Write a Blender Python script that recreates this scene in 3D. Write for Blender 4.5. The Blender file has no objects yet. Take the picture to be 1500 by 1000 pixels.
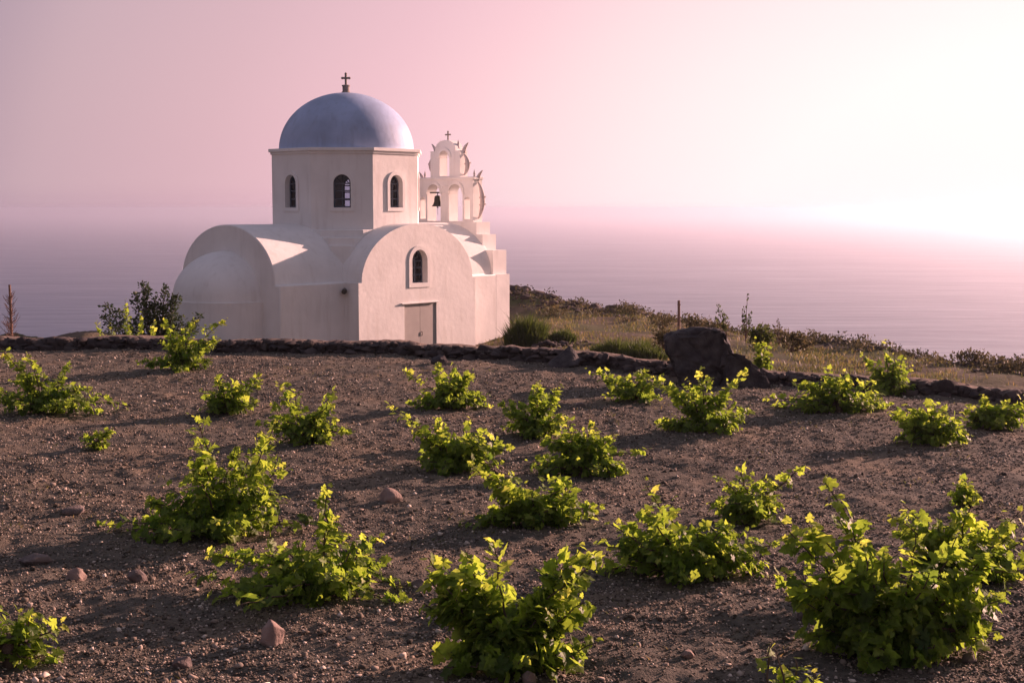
import bpy, bmesh, math
import numpy as np
from mathutils import Vector, Matrix

# ---------------------------------------------------------------- camera, world, sun, exposure
SC = bpy.context.scene
COL = SC.collection
EYE = 2.7
PITCH = 5.57
FPX = 2000.0
SUN_AZ, SUN_EL = 55.0, 14.0            # azimuth from +Y towards +X

cam_d = bpy.data.cameras.new('camera')
cam = bpy.data.objects.new('camera', cam_d)
COL.objects.link(cam)
cam_d.sensor_width = 36.0
cam_d.lens = FPX / 1500.0 * 36.0
cam_d.clip_start = 0.1
cam_d.clip_end = 200000.0
cam.location = (0, 0, EYE)
cam.rotation_euler = (math.radians(90 - PITCH), 0, 0)
SC.camera = cam

SC.view_settings.view_transform = 'Standard'
SC.view_settings.look = 'None'
SC.view_settings.gamma = 1.0
SC.view_settings.exposure = 1.35
SC.cycles.max_bounces = 10
SC.cycles.diffuse_bounces = 4
SC.cycles.transparent_max_bounces = 12
SC.cycles.volume_bounces = 1
SC.cycles.sample_clamp_indirect = 6.0
SC.cycles.use_denoising = True


def srgb(r, g, b, k=1.0):
    f = lambda c: (c / 255 / 12.92 if c / 255 <= .04045 else ((c / 255 + .055) / 1.055) ** 2.4) * k
    return (f(r), f(g), f(b), 1.0)


def az_el(az, el):
    a, e = math.radians(az), math.radians(el)
    return Vector((math.sin(a) * math.cos(e), math.cos(a) * math.cos(e), math.sin(e)))


world = bpy.data.worlds.new('World')
SC.world = world
world.use_nodes = True
nt = world.node_tree
nt.nodes.clear()
N = nt.nodes.new
out = N('ShaderNodeOutputWorld')
sky = N('ShaderNodeTexSky')
sky.sky_type = 'NISHITA'
sky.sun_disc = False
sky.sun_elevation = math.radians(SUN_EL)
sky.sun_rotation = math.radians(SUN_AZ)
sky.dust_density = 6.0
bg1 = N('ShaderNodeBackground')
bg1.inputs['Strength'].default_value = 0.005
nt.links.new(sky.outputs[0], bg1.inputs['Color'])
# evening glow: bright and pink round a point low on the sunny side, mauve away from it, dusky blue overhead
tc = N('ShaderNodeTexCoord')
dot = N('ShaderNodeVectorMath'); dot.operation = 'DOT_PRODUCT'
dot.inputs[1].default_value = az_el(22, -9)
nt.links.new(tc.outputs['Generated'], dot.inputs[0])
ac = N('ShaderNodeMath'); ac.operation = 'ARCCOSINE'
nt.links.new(dot.outputs['Value'], ac.inputs[0])
dv = N('ShaderNodeMath'); dv.operation = 'DIVIDE'; dv.inputs[1].default_value = math.pi
nt.links.new(ac.outputs[0], dv.inputs[0])
ramp = N('ShaderNodeValToRGB')
GLOW = [(0, (255, 252, 252)), (15.5, (255, 248, 248)), (20, (255, 236, 238)), (23.5, (255, 223, 227)), (27.2, (252, 205, 213)),
        (30.5, (240, 193, 203)), (36.5, (220, 180, 189)), (42.5, (203, 171, 180)), (49, (150, 132, 152)), (58, (130, 119, 142)), (85, (142, 127, 138)), (180, (134, 121, 132))]
el = ramp.color_ramp.elements
while len(el) < len(GLOW):
    el.new(0.5)
for e, (d, c) in zip(el, GLOW):
    e.position = d / 180.0
    e.color = srgb(*c, k=0.41)
nt.links.new(dv.outputs[0], ramp.inputs[0])
sep = N('ShaderNodeSeparateXYZ')
nt.links.new(tc.outputs['Generated'], sep.inputs[0])
mr = N('ShaderNodeMapRange'); mr.interpolation_type = 'SMOOTHSTEP'
mr.inputs['From Min'].default_value = 0.05
mr.inputs['From Max'].default_value = 0.75
nt.links.new(sep.outputs['Z'], mr.inputs['Value'])
mixz = N('ShaderNodeMix'); mixz.data_type = 'RGBA'
nt.links.new(mr.outputs[0], mixz.inputs['Factor'])
nt.links.new(ramp.outputs['Color'], mixz.inputs['A'])
mixz.inputs['B'].default_value = (0.105, 0.100, 0.135, 1)
bg2 = N('ShaderNodeBackground')
bg2.inputs['Strength'].default_value = 0.96
# the air thickens to mauve just above the sea, least of all under the glow
mh = N('ShaderNodeMapRange'); mh.interpolation_type = 'SMOOTHSTEP'
mh.inputs['From Min'].default_value = -0.004
mh.inputs['From Max'].default_value = 0.020
mh.inputs['To Min'].default_value = 1.0
mh.inputs['To Max'].default_value = 0.0
nt.links.new(sep.outputs['Z'], mh.inputs['Value'])
mg = N('ShaderNodeMapRange')
mg.inputs['From Min'].default_value = 20 / 180
mg.inputs['From Max'].default_value = 38 / 180
mg.inputs['To Min'].default_value = 0.10
nt.links.new(dv.outputs[0], mg.inputs['Value'])
mm = N('ShaderNodeMath'); mm.operation = 'MULTIPLY'
nt.links.new(mh.outputs[0], mm.inputs[0]); nt.links.new(mg.outputs[0], mm.inputs[1])
mixh = N('ShaderNodeMix'); mixh.data_type = 'RGBA'; mixh.blend_type = 'MULTIPLY'
nt.links.new(mm.outputs[0], mixh.inputs['Factor'])
nt.links.new(mixz.outputs['Result'], mixh.inputs['A'])
mixh.inputs['B'].default_value = (0.90, 0.87, 0.92, 1)
nt.links.new(mixh.outputs['Result'], bg2.inputs['Color'])
addw = N('ShaderNodeAddShader')
nt.links.new(bg1.outputs[0], addw.inputs[0])
nt.links.new(bg2.outputs[0], addw.inputs[1])
nt.links.new(addw.outputs[0], out.inputs['Surface'])

sun_d = bpy.data.lights.new('sun', 'SUN')
sun_d.energy = 4.6
sun_d.angle = math.radians(0.6)
sun_d.color = (1.0, 0.58, 0.49)
sun = bpy.data.objects.new('sun', sun_d)
COL.objects.link(sun)
sun.location = (60, 40, 40)
sun.rotation_euler = az_el(SUN_AZ, SUN_EL).to_track_quat('Z', 'Y').to_euler()

# ---------------------------------------------------------------- helpers
SP, CP = math.sin(math.radians(PITCH)), math.cos(math.radians(PITCH))


def sight(px, row):
    """direction of sight for a place measured in the 1500x1000 survey picture"""
    x, v = (px - 750) / FPX, (500 - row) / FPX
    return Vector((x, CP + v * SP, -SP + v * CP))


def at_z(px, row, z=0.0):
    d = sight(px, row)
    return Vector((0, 0, EYE)) + d * ((z - EYE) / d.z)


def at_y(px, row, y):
    d = sight(px, row)
    return Vector((0, 0, EYE)) + d * (y / d.y)


def hash2(ix, iy, seed):
    h = (ix.astype(np.int64) * 374761393 + iy.astype(np.int64) * 668265263 + seed * 974634777) & 0x7fffffff
    h = ((h ^ (h >> 13)) * 1274126177) & 0x7fffffff
    h = h ^ (h >> 16)
    return (h & 0xffff) / 65535.0


def vnoise(x, y, seed=0):
    x = np.asarray(x, float); y = np.asarray(y, float)
    ix, iy = np.floor(x), np.floor(y)
    fx, fy = x - ix, y - iy
    fx = fx * fx * (3 - 2 * fx); fy = fy * fy * (3 - 2 * fy)
    a = hash2(ix, iy, seed); b = hash2(ix + 1, iy, seed)
    c = hash2(ix, iy + 1, seed); d = hash2(ix + 1, iy + 1, seed)
    return (a + (b - a) * fx) * (1 - fy) + (c + (d - c) * fx) * fy - 0.5


def new_mesh(name, V, F):
    """V (n,3), F either an int array (m,3)/(m,4) or a list of polygons"""
    me = bpy.data.meshes.new(name)
    if isinstance(F, np.ndarray):
        n, m, k = len(V), len(F), F.shape[1]
        me.vertices.add(n)
        me.vertices.foreach_set('co', np.asarray(V, np.float32).ravel())
        me.loops.add(m * k)
        me.loops.foreach_set('vertex_index', F.astype(np.int32).ravel())
        me.polygons.add(m)
        me.polygons.foreach_set('loop_start', np.arange(0, m * k, k, dtype=np.int32))
        me.update(calc_edges=True)
    else:
        me.from_pydata([tuple(v) for v in V], [], F)
        me.update()
    return me


def link(name, me, mat=None, parent=None, loc=None):
    o = bpy.data.objects.new(name, me)
    COL.objects.link(o)
    if mat is not None:
        me.materials.append(mat)
    if parent is not None:
        o.parent = parent
    if loc is not None:
        o.location = loc
    return o


def smooth(me, deg=35):
    me.polygons.foreach_set('use_smooth', np.ones(len(me.polygons), dtype=bool))
    if deg:
        me.set_sharp_from_angle(angle=math.radians(deg))


def tag(o, label=None, cat=None, group=None, kind=None):
    if label: o['label'] = label
    if cat: o['category'] = cat
    if group: o['group'] = group
    if kind: o['kind'] = kind
    return o


def empty(name, loc, rotz=0.0):
    o = bpy.data.objects.new(name, None)
    COL.objects.link(o)
    o.location = loc
    o.rotation_euler = (0, 0, rotz)
    o.empty_display_size = 0.2
    return o


class MB:
    """collects vertices and polygons for ONE mesh"""
    def __init__(s): s.v, s.f = [], []
    def add(s, vs, fs):
        k = len(s.v); s.v += [tuple(p) for p in vs]; s.f += [tuple(i + k for i in q) for q in fs]
    def box(s, a, b):
        x0, y0, z0 = a; x1, y1, z1 = b
        s.add([(x0, y0, z0), (x1, y0, z0), (x1, y1, z0), (x0, y1, z0), (x0, y0, z1), (x1, y0, z1), (x1, y1, z1), (x0, y1, z1)],
              [(0, 3, 2, 1), (4, 5, 6, 7), (0, 1, 5, 4), (1, 2, 6, 5), (2, 3, 7, 6), (3, 0, 4, 7)])
    def prism(s, pts, z0, z1):
        n = len(pts)
        s.add([(x, y, z0) for x, y in pts] + [(x, y, z1) for x, y in pts],
              [tuple(range(n))[::-1], tuple(range(n, 2 * n))] + [(i, (i + 1) % n, n + (i + 1) % n, n + i) for i in range(n)])
    def tube(s, pts, radii, n=8, caps=True):
        pts = [Vector(p) for p in pts]
        if not hasattr(radii, '__len__'): radii = [radii] * len(pts)
        k = len(s.v); ref = None
        for i, p in enumerate(pts):
            t = (pts[min(i + 1, len(pts) - 1)] - pts[max(i - 1, 0)]).normalized()
            if ref is None: ref = t.orthogonal().normalized()
            ref = (ref - t * ref.dot(t)).normalized(); b = t.cross(ref)
            for j in range(n):
                a = 2 * math.pi * j / n
                s.v.append(tuple(p + (ref * math.cos(a) + b * math.sin(a)) * radii[i]))
        for i in range(len(pts) - 1):
            for j in range(n):
                a, b2 = k + i * n + j, k + i * n + (j + 1) % n
                s.f.append((a, b2, b2 + n, a + n))
        if caps:
            s.f.append(tuple(k + j for j in range(n))[::-1])
            s.f.append(tuple(k + (len(pts) - 1) * n + j for j in range(n)))
    def lathe(s, prof, n=24, c=(0, 0, 0)):
        k = len(s.v)
        for r, z in prof:
            for j in range(n):
                a = 2 * math.pi * j / n
                s.v.append((c[0] + r * math.cos(a), c[1] + r * math.sin(a), c[2] + z))
        for i in range(len(prof) - 1):
            for j in range(n):
                a, b = k + i * n + j, k + i * n + (j + 1) % n
                s.f.append((a, b, b + n, a + n))
    def build(s, name, mat, parent=None, dz=0.0, sm=None, bevel=None, mapf=None):
        V = [(mapf(p) if mapf else p) for p in s.v]
        V = [(p[0], p[1], p[2] + dz) for p in V]
        me = new_mesh(name, V, s.f)
        bm = bmesh.new(); bm.from_mesh(me)
        bmesh.ops.remove_doubles(bm, verts=bm.verts, dist=1e-5)
        bmesh.ops.recalc_face_normals(bm, faces=bm.faces)
        bm.to_mesh(me); bm.free()
        if sm: smooth(me, sm)
        o = link(name, me, mat, parent)
        if bevel:
            b = o.modifiers.new('soft_edge', 'BEVEL'); b.width = bevel; b.segments = 2
            b.limit_method = 'ANGLE'; b.angle_limit = math.radians(40)
        return o


# ---------------------------------------------------------------- materials
def mat_base(name):
    m = bpy.data.materials.new(name)
    m.use_nodes = True
    t = m.node_tree
    return m, t, t.nodes['Principled BSDF'], t.nodes.new, t.links.new


def noise_mat(name, c0, c1, scale=6.0, rough=0.85, bump=0.3, bscale=40.0, bdist=0.01, detail=6, spec=0.3, c2=None, scale2=0.7):
    m, t, p, nn, ln = mat_base(name)
    tcn = nn('ShaderNodeTexCoord')
    n1 = nn('ShaderNodeTexNoise'); n1.inputs['Scale'].default_value = scale; n1.inputs['Detail'].default_value = detail
    ln(tcn.outputs['Object'], n1.inputs['Vector'])
    r = nn('ShaderNodeValToRGB')
    r.color_ramp.elements[0].position = 0.32; r.color_ramp.elements[0].color = (*c0, 1)
    r.color_ramp.elements[1].position = 0.68; r.color_ramp.elements[1].color = (*c1, 1)
    ln(n1.outputs['Fac'], r.inputs[0])
    col = r.outputs[0]
    if c2 is not None:
        n3 = nn('ShaderNodeTexNoise'); n3.inputs['Scale'].default_value = scale2; n3.inputs['Detail'].default_value = 4
        ln(tcn.outputs['Object'], n3.inputs['Vector'])
        r3 = nn('ShaderNodeValToRGB')
        r3.color_ramp.elements[0].position = 0.48; r3.color_ramp.elements[1].position = 0.66
        ln(n3.outputs['Fac'], r3.inputs[0])
        mx = nn('ShaderNodeMix'); mx.data_type = 'RGBA'
        ln(r3.outputs[0], mx.inputs['Factor']); ln(col, mx.inputs['A']); mx.inputs['B'].default_value = (*c2, 1)
        col = mx.outputs['Result']
    ln(col, p.inputs['Base Color'])
    p.inputs['Roughness'].default_value = rough
    p.inputs['Specular IOR Level'].default_value = spec
    if bump:
        n2 = nn('ShaderNodeTexNoise'); n2.inputs['Scale'].default_value = bscale; n2.inputs['Detail'].default_value = 5
        ln(tcn.outputs['Object'], n2.inputs['Vector'])
        b = nn('ShaderNodeBump'); b.inputs['Strength'].default_value = bump; b.inputs['Distance'].default_value = bdist
        ln(n2.outputs['Fac'], b.inputs['Height']); ln(b.outputs[0], p.inputs['Normal'])
    return m


def attr_mat(name, attr, stops, rough=0.9, bump=0.0, bscale=60, spec=0.2):
    """colour picked per piece from a stored number"""
    m, t, p, nn, ln = mat_base(name)
    a = nn('ShaderNodeAttribute'); a.attribute_name = attr
    r = nn('ShaderNodeValToRGB')
    e = r.color_ramp.elements
    while len(e) < len(stops): e.new(0.5)
    for x, (pos, c) in zip(e, stops):
        x.position = pos; x.color = (*c, 1)
    ln(a.outputs['Fac'], r.inputs[0]); ln(r.outputs[0], p.inputs['Base Color'])
    p.inputs['Roughness'].default_value = rough
    p.inputs['Specular IOR Level'].default_value = spec
    if bump:
        tcn = nn('ShaderNodeTexCoord')
        n2 = nn('ShaderNodeTexNoise'); n2.inputs['Scale'].default_value = bscale; n2.inputs['Detail'].default_value = 4
        ln(tcn.outputs['Object'], n2.inputs['Vector'])
        b = nn('ShaderNodeBump'); b.inputs['Strength'].default_value = bump; b.inputs['Distance'].default_value = 0.01
        ln(n2.outputs['Fac'], b.inputs['Height']); ln(b.outputs[0], p.inputs['Normal'])
    return m


def leaf_mat(name, stops, trans=0.60, gloss=0.3):
    m = bpy.data.materials.new(name); m.use_nodes = True
    t = m.node_tree; t.nodes.clear(); nn, ln = t.nodes.new, t.links.new
    a = nn('ShaderNodeAttribute'); a.attribute_name = 'young'  # leaf age, plus painted lightening towards the top on vines
    r = nn('ShaderNodeValToRGB'); e = r.color_ramp.elements
    while len(e) < len(stops): e.new(0.5)
    for x, (pos, c) in zip(e, stops):
        x.position = pos; x.color = (*c, 1)
    ln(a.outputs['Fac'], r.inputs[0])
    d = nn('ShaderNodeBsdfPrincipled'); d.inputs['Roughness'].default_value = 0.5
    d.inputs['Specular IOR Level'].default_value = gloss
    ln(r.outputs[0], d.inputs['Base Color'])
    tr = nn('ShaderNodeBsdfTranslucent')
    tcl = nn('ShaderNodeTexCoord'); nz = nn('ShaderNodeTexNoise'); nz.inputs['Scale'].default_value = 34.0; nz.inputs['Detail'].default_value = 3
    ln(tcl.outputs['Object'], nz.inputs['Vector'])
    mrl = nn('ShaderNodeMapRange'); mrl.inputs['From Min'].default_value = .3; mrl.inputs['From Max'].default_value = .7
    mrl.inputs['To Min'].default_value = .72; mrl.inputs['To Max'].default_value = 1.22
    ln(nz.outputs['Fac'], mrl.inputs['Value'])
    hv = nn('ShaderNodeHueSaturation'); ln(r.outputs[0], hv.inputs['Color']); ln(mrl.outputs[0], hv.inputs['Value'])
    r = hv
    bl = nn('ShaderNodeBump'); bl.inputs['Strength'].default_value = .5; bl.inputs['Distance'].default_value = .01
    ln(nz.outputs['Fac'], bl.inputs['Height']); ln(bl.outputs[0], d.inputs['Normal'])
    ln(r.outputs[0], d.inputs['Base Color'])
    hs = nn('ShaderNodeHueSaturation'); hs.inputs['Hue'].default_value = 0.492; hs.inputs['Saturation'].default_value = 1.08; hs.inputs['Value'].default_value = 2.3
    ln(r.outputs[0], hs.inputs['Color']); ln(hs.outputs[0], tr.inputs['Color'])
    mx = nn('ShaderNodeMixShader'); mx.inputs[0].default_value = trans
    ln(d.outputs[0], mx.inputs[1]); ln(tr.outputs[0], mx.inputs[2])
    o = nn('ShaderNodeOutputMaterial'); ln(mx.outputs[0], o.inputs['Surface'])
    return m


def plaster_mat(name, base, rough, spec, mott, stain):
    m, t, p, nn, ln = mat_base(name)
    tcn = nn('ShaderNodeTexCoord')
    n1 = nn('ShaderNodeTexNoise'); n1.inputs['Scale'].default_value = 1.1; n1.inputs['Detail'].default_value = 7
    ln(tcn.outputs['Object'], n1.inputs['Vector'])
    r = nn('ShaderNodeValToRGB')
    r.color_ramp.elements[0].position = 0.3; r.color_ramp.elements[0].color = (*[c * (1 - mott) for c in base], 1)
    r.color_ramp.elements[1].position = 0.65; r.color_ramp.elements[1].color = (*base, 1)
    ln(n1.outputs['Fac'], r.inputs[0])
    # run-off streaks, stretched downwards
    mp = nn('ShaderNodeMapping'); mp.inputs['Scale'].default_value = (3.2, 3.2, 0.35)
    ln(tcn.outputs['Object'], mp.inputs['Vector'])
    n3 = nn('ShaderNodeTexNoise'); n3.inputs['Scale'].default_value = 1.6; n3.inputs['Detail'].default_value = 5
    ln(mp.outputs[0], n3.inputs['Vector'])
    r3 = nn('ShaderNodeValToRGB'); r3.color_ramp.elements[0].position = 0.54; r3.color_ramp.elements[1].position = 0.8
    ln(n3.outputs['Fac'], r3.inputs[0])
    mu = nn('ShaderNodeMath'); mu.operation = 'MULTIPLY'; mu.inputs[1].default_value = stain
    ln(r3.outputs[0], mu.inputs[0])
    mx = nn('ShaderNodeMix'); mx.data_type = 'RGBA'
    ln(mu.outputs[0], mx.inputs['Factor']); ln(r.outputs[0], mx.inputs['A'])
    mx.inputs['B'].default_value = (base[0] * .62, base[1] * .57, base[2] * .52, 1)
    ln(mx.outputs['Result'], p.inputs['Base Color'])
    p.inputs['Roughness'].default_value = rough; p.inputs['Specular IOR Level'].default_value = spec
    n2 = nn('ShaderNodeTexNoise'); n2.inputs['Scale'].default_value = 5.0; n2.inputs['Detail'].default_value = 8
    ln(tcn.outputs['Object'], n2.inputs['Vector'])
    b = nn('ShaderNodeBump'); b.inputs['Strength'].default_value = 0.36; b.inputs['Distance'].default_value = 0.022
    ln(n2.outputs['Fac'], b.inputs['Height']); ln(b.outputs[0], p.inputs['Normal'])
    return m


M_WALL = plaster_mat('white_plaster', (.82, .79, .76), 0.85, 0.2, 0.11, 0.34)
M_DOME = plaster_mat('blue_dome_paint', (.36, .44, .62), 0.62, 0.3, 0.24, 0.45)
M_FRAME = noise_mat('painted_window_wood', (.07, .09, .12), (.11, .13, .16), 8, 0.5, 0.1)
M_DOOR = noise_mat('grey_door_board', (.35, .32, .30), (.40, .365, .34), 3, 0.7, 0.15, 30)
M_IRON = noise_mat('dark_iron', (.05, .045, .04), (.09, .08, .07), 20, 0.6, 0.2)
M_BRONZE = noise_mat('dark_bronze', (.03, .028, .022), (.06, .055, .04), 20, 0.5, 0.1)
M_CROSS = noise_mat('weathered_stone_cross', (.22, .18, .16), (.32, .27, .24), 12, 0.85, 0.2)
M_SCROLL = noise_mat('grey_scroll_plaster', (.42, .36, .35), (.55, .48, .46), 10, 0.85, 0.2)

M_GLASS, t, p, nn, ln = mat_base('window_glass')
t.nodes.remove(p)
trn = nn('ShaderNodeBsdfTransparent'); trn.inputs[0].default_value = (.55, .62, .72, 1)
gls = nn('ShaderNodeBsdfGlossy'); gls.inputs['Roughness'].default_value = 0.06
fr = nn('ShaderNodeFresnel'); fr.inputs[0].default_value = 1.5
mxs = nn('ShaderNodeMixShader')
ln(fr.outputs[0], mxs.inputs[0]); ln(trn.outputs[0], mxs.inputs[1]); ln(gls.outputs[0], mxs.inputs[2])
ln(mxs.outputs[0], t.nodes['Material Output'].inputs['Surface'])

M_SOIL = noise_mat('volcanic_soil', (.058, .052, .042), (.136, .118, .094), 9, 0.95, 0.9, 55, 0.02, 10, 0.15, (.165, .128, .092), 0.9)
M_FIELD = noise_mat('dry_field_soil', (.075, .060, .046), (.15, .115, .080), 1.3, 0.95, 0.8, 12, 0.05, 8, 0.1, (.070, .075, .032), 0.35)
M_TOPSOIL = noise_mat('dusty_wall_top', (.13, .10, .082), (.27, .205, .165), 5, 0.95, 0.9, 30, 0.03, 9, 0.1)
M_ROCK = noise_mat('dark_basalt', (.034, .031, .034), (.098, .086, .085), 6, 0.9, 0.9, 26, 0.03, 9, 0.2)
M_PINKROCK = noise_mat('pale_pumice_rock', (.20, .14, .12), (.34, .25, .21), 9, 0.95, 0.8, 60, 0.01)
M_GREYROCK = noise_mat('grey_lava_rock', (.10, .08, .075), (.20, .155, .14), 11, 0.95, 0.9, 60, 0.01)
M_BARK = noise_mat('vine_bark', (.06, .04, .03), (.14, .10, .07), 30, 0.95, 0.8, 90, 0.01)
M_WOOD = noise_mat('weathered_post_wood', (.14, .08, .06), (.24, .15, .11), 16, 0.9, 0.6, 40, 0.01)
M_TWIG = noise_mat('dead_twig', (.12, .065, .055), (.20, .12, .09), 20, 0.95, 0.0)
M_VINE = leaf_mat('vine_leaf', [(0, (.052, .096, .018)), (.35, (.125, .185, .030)), (.65, (.195, .265, .045)), (1, (.31, .345, .075))])
M_DARKLEAF = leaf_mat('dark_evergreen_leaf', [(0, (.020, .036, .016)), (1, (.060, .085, .036))], 0.2, 0.2)
M_SCRUB = leaf_mat('dry_scrub_leaf', [(0, (.032, .033, .018)), (.6, (.068, .062, .030)), (1, (.125, .105, .048))], 0.25, 0.1)
M_GREENSCRUB = leaf_mat('green_scrub_leaf', [(0, (.030, .045, .016)), (1, (.085, .105, .030))], 0.3, 0.2)
M_GRASS = leaf_mat('dry_grass_blade', [(0, (.038, .052, .016)), (.5, (.080, .086, .030)), (1, (.17, .135, .06))], 0.4, 0.15)
M_GREENGRASS = leaf_mat('green_grass_blade', [(0, (.018, .035, .010)), (1, (.070, .095, .022))], 0.35, 0.15)
M_STONES = attr_mat('gravel_stone', 'tone', [(0, (.038, .032, .026)), (.45, (.128, .104, .080)), (.72, (.29, .23, .185)), (1, (.62, .53, .44))], 0.9)
M_WALLSTONE = attr_mat('dry_wall_stone', 'tone', [(0, (.035, .029, .030)), (.7, (.085, .068, .062)), (1, (.20, .155, .13))], 0.95, 0.8, 30)

# sea
M_SEA, t, p, nn, ln = mat_base('sea_water')
p.inputs['Base Color'].default_value = (.010, .048, .105, 1)
p.inputs['Roughness'].default_value = 0.42
p.inputs['IOR'].default_value = 1.333
p.inputs['Specular IOR Level'].default_value = 0.42
tcn = nn('ShaderNodeTexCoord')
prev = None
for sc_, st in ((0.10, .6), (0.03, .7), (0.008, .35)):
    mp = nn('ShaderNodeMapping'); mp.inputs['Scale'].default_value = (sc_ * .55, sc_ * 1.2, sc_); mp.inputs['Rotation'].default_value = (0, 0, .15)
    ln(tcn.outputs['Object'], mp.inputs['Vector'])
    n1 = nn('ShaderNodeTexNoise'); n1.inputs['Scale'].default_value = 1.0; n1.inputs['Detail'].default_value = 3
    ln(mp.outputs[0], n1.inputs['Vector'])
    b = nn('ShaderNodeBump'); b.inputs['Strength'].default_value = st; b.inputs['Distance'].default_value = 0.22 / sc_ * .5
    ln(n1.outputs['Fac'], b.inputs['Height'])
    if prev: ln(prev.outputs[0], b.inputs['Normal'])
    prev = b
ln(prev.outputs[0], p.inputs['Normal'])
rprev = None
for sx, sy, lo_, hi_ in ((.006, .045, -.10, .10), (.0012, .007, -.05, .05)):
    mp = nn('ShaderNodeMapping'); mp.inputs['Scale'].default_value = (sx, sy, sx); mp.inputs['Rotation'].default_value = (0, 0, .06)
    ln(tcn.outputs['Object'], mp.inputs['Vector'])
    n1 = nn('ShaderNodeTexNoise'); n1.inputs['Scale'].default_value = 1.0; n1.inputs['Detail'].default_value = 4
    ln(mp.outputs[0], n1.inputs['Vector'])
    mr_ = nn('ShaderNodeMapRange'); mr_.inputs['From Min'].default_value = .3; mr_.inputs['From Max'].default_value = .7
    mr_.inputs['To Min'].default_value = lo_; mr_.inputs['To Max'].default_value = hi_
    ln(n1.outputs['Fac'], mr_.inputs['Value'])
    ad = nn('ShaderNodeMath'); ad.operation = 'ADD'
    ln(mr_.outputs[0], ad.inputs[0])
    if rprev: ln(rprev.outputs[0], ad.inputs[1])
    else: ad.inputs[1].default_value = .44
    rprev = ad
ln(rprev.outputs[0], p.inputs['Roughness'])

# ---------------------------------------------------------------- land forms
SEA_Z = -120.0
WALL_PX = [(-700, 512), (0, 511), (200, 512), (400, 513), (600, 518), (745, 526), (850, 536), (980, 549), (1130, 562),
           (1250, 570), (1350, 578), (1500, 589), (1700, 603)]
WALL_XY = np.array([tuple(at_z(a, b))[:2] for a, b in WALL_PX])
WALL_XY = np.vstack([[(-60, WALL_XY[0, 1] + 1)], WALL_XY, [(60, WALL_XY[-1, 1] - 6)]])


def wall_y(x): return np.interp(x, WALL_XY[:, 0], WALL_XY[:, 1])


def ground_z(x, y):
    x = np.asarray(x, float); y = np.asarray(y, float)
    z = 0.075 * vnoise(x / 2.6 + 9, y / 2.1, 1) + 0.06 * vnoise(x / 0.8, y / 0.7, 2) + 0.030 * vnoise(x / 0.27, y / 0.27, 3)
    return z


def ground_fine(x, y):
    return 0.030 * vnoise(x / 0.12, y / 0.12, 4) + 0.018 * vnoise(x / 0.05, y / 0.05, 5)


CX = np.array([-80, -30, -16, -12.5, -9.5, -6, -2, 0, 1.5, 3.5, 7, 10, 14, 20, 30, 80.])
CY = np.array([60, 50, 44, 41, 44, 62, 64, 64, 63, 62, 60, 50, 40, 37, 33, 30.])
CZ = np.array([-3.2, -2.4, -1.45, -1.0, -1.6, -2.4, -1.3, -.85, -1.15, -1.70, -2.18, -2.08, -1.80, -1.80, -1.6, -1.6])
FX = np.array([-80, -14, -8, -4, -1, 1.2, 4, 7, 10, 14, 20, 80.])
FZ = np.array([-2.6, -1.6, -2.3, -2.45, -2.3, -1.92, -1.95, -1.98, -1.95, -1.72, -1.65, -1.6])


def field_z(x, y):
    x = np.asarray(x, float); y = np.asarray(y, float)
    yw = wall_y(x); yc = np.interp(x, CX, CY); zc = np.interp(x, CX, CZ); zf = np.interp(x, FX, FZ)
    zc = zc + 0.35 * vnoise(x / 1.6, y * 0 + 3, 21) + .2 * vnoise(x / .6, y * 0 + 5, 22)
    db = y - yw
    s = np.clip((db - 0.7) / 4.5, 0, 1); s = s * s * (3 - 2 * s)
    z = 0.10 * (1 - s) + zf * s
    w = np.clip((y - (yc - 6)) / 6, 0, 1); w = w * w * (3 - 2 * w)
    z = z * (1 - w) + zc * w
    over = np.maximum(y - yc, 0)
    z = z - np.minimum(over * 0.75, 1e9)
    z = z + 0.14 * vnoise(x / 1.9, y / 1.9, 11) + 0.07 * vnoise(x / 0.6, y / 0.6, 12)
    return np.maximum(z, SEA_Z - 0.6)


def grid(name, xs, ys, fz, mat):
    X, Y = np.meshgrid(xs, ys)
    Z = fz(X, Y)
    V = np.stack([X.ravel(), Y.ravel(), Z.ravel()], 1)
    nx, ny = len(xs), len(ys)
    i = (np.arange(ny - 1)[:, None] * nx + np.arange(nx - 1)[None]).ravel()
    F = np.stack([i, i + 1, i + nx + 1, i + nx], 1)
    me = new_mesh(name, V, F)
    smooth(me, 0)
    return link(name, me, mat)


def warp(lo, fine0, fine1, hi, step, grow=1.25):
    a = list(np.arange(fine0, fine1 + step / 2, step))
    s = step
    while a[-1] < hi: s *= grow; a.append(min(a[-1] + s, hi))
    s = step; b = []
    x = a[0]
    while x > lo: s *= grow; x = max(x - s, lo); b.append(x)
    return np.array(b[::-1] + a)


# vineyard soil: rows get finer near the path; the last rows tuck into the wall
gx = warp(-60, -9.5, 10.5, 60, 0.036, 1.12)
tt = np.concatenate([np.linspace(-40, 6, 24)[:-1], 6 + np.cumsum(np.linspace(0.022, 0.062, 480))])
tt = tt[tt < 26.8]
X, T = np.meshgrid(gx, tt)
lim = wall_y(X) + 0.25
Yv = np.minimum(T, lim)
Zv = ground_z(X, Yv) + ground_fine(X, Yv)
nx, ny = len(gx), len(tt)
idx = (np.arange(ny - 1)[:, None] * nx + np.arange(nx - 1)[None])
keep = (T[:-1, :-1] < lim[:-1, :-1]) | (T[:-1, 1:] < lim[:-1, 1:])
i = idx[keep]
me = new_mesh('ground', np.stack([X.ravel(), Yv.ravel(), Zv.ravel()], 1), np.stack([i, i + 1, i + nx + 1, i + nx], 1))
smooth(me, 0)
tag(link('ground', me, M_SOIL), kind='structure')

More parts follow.
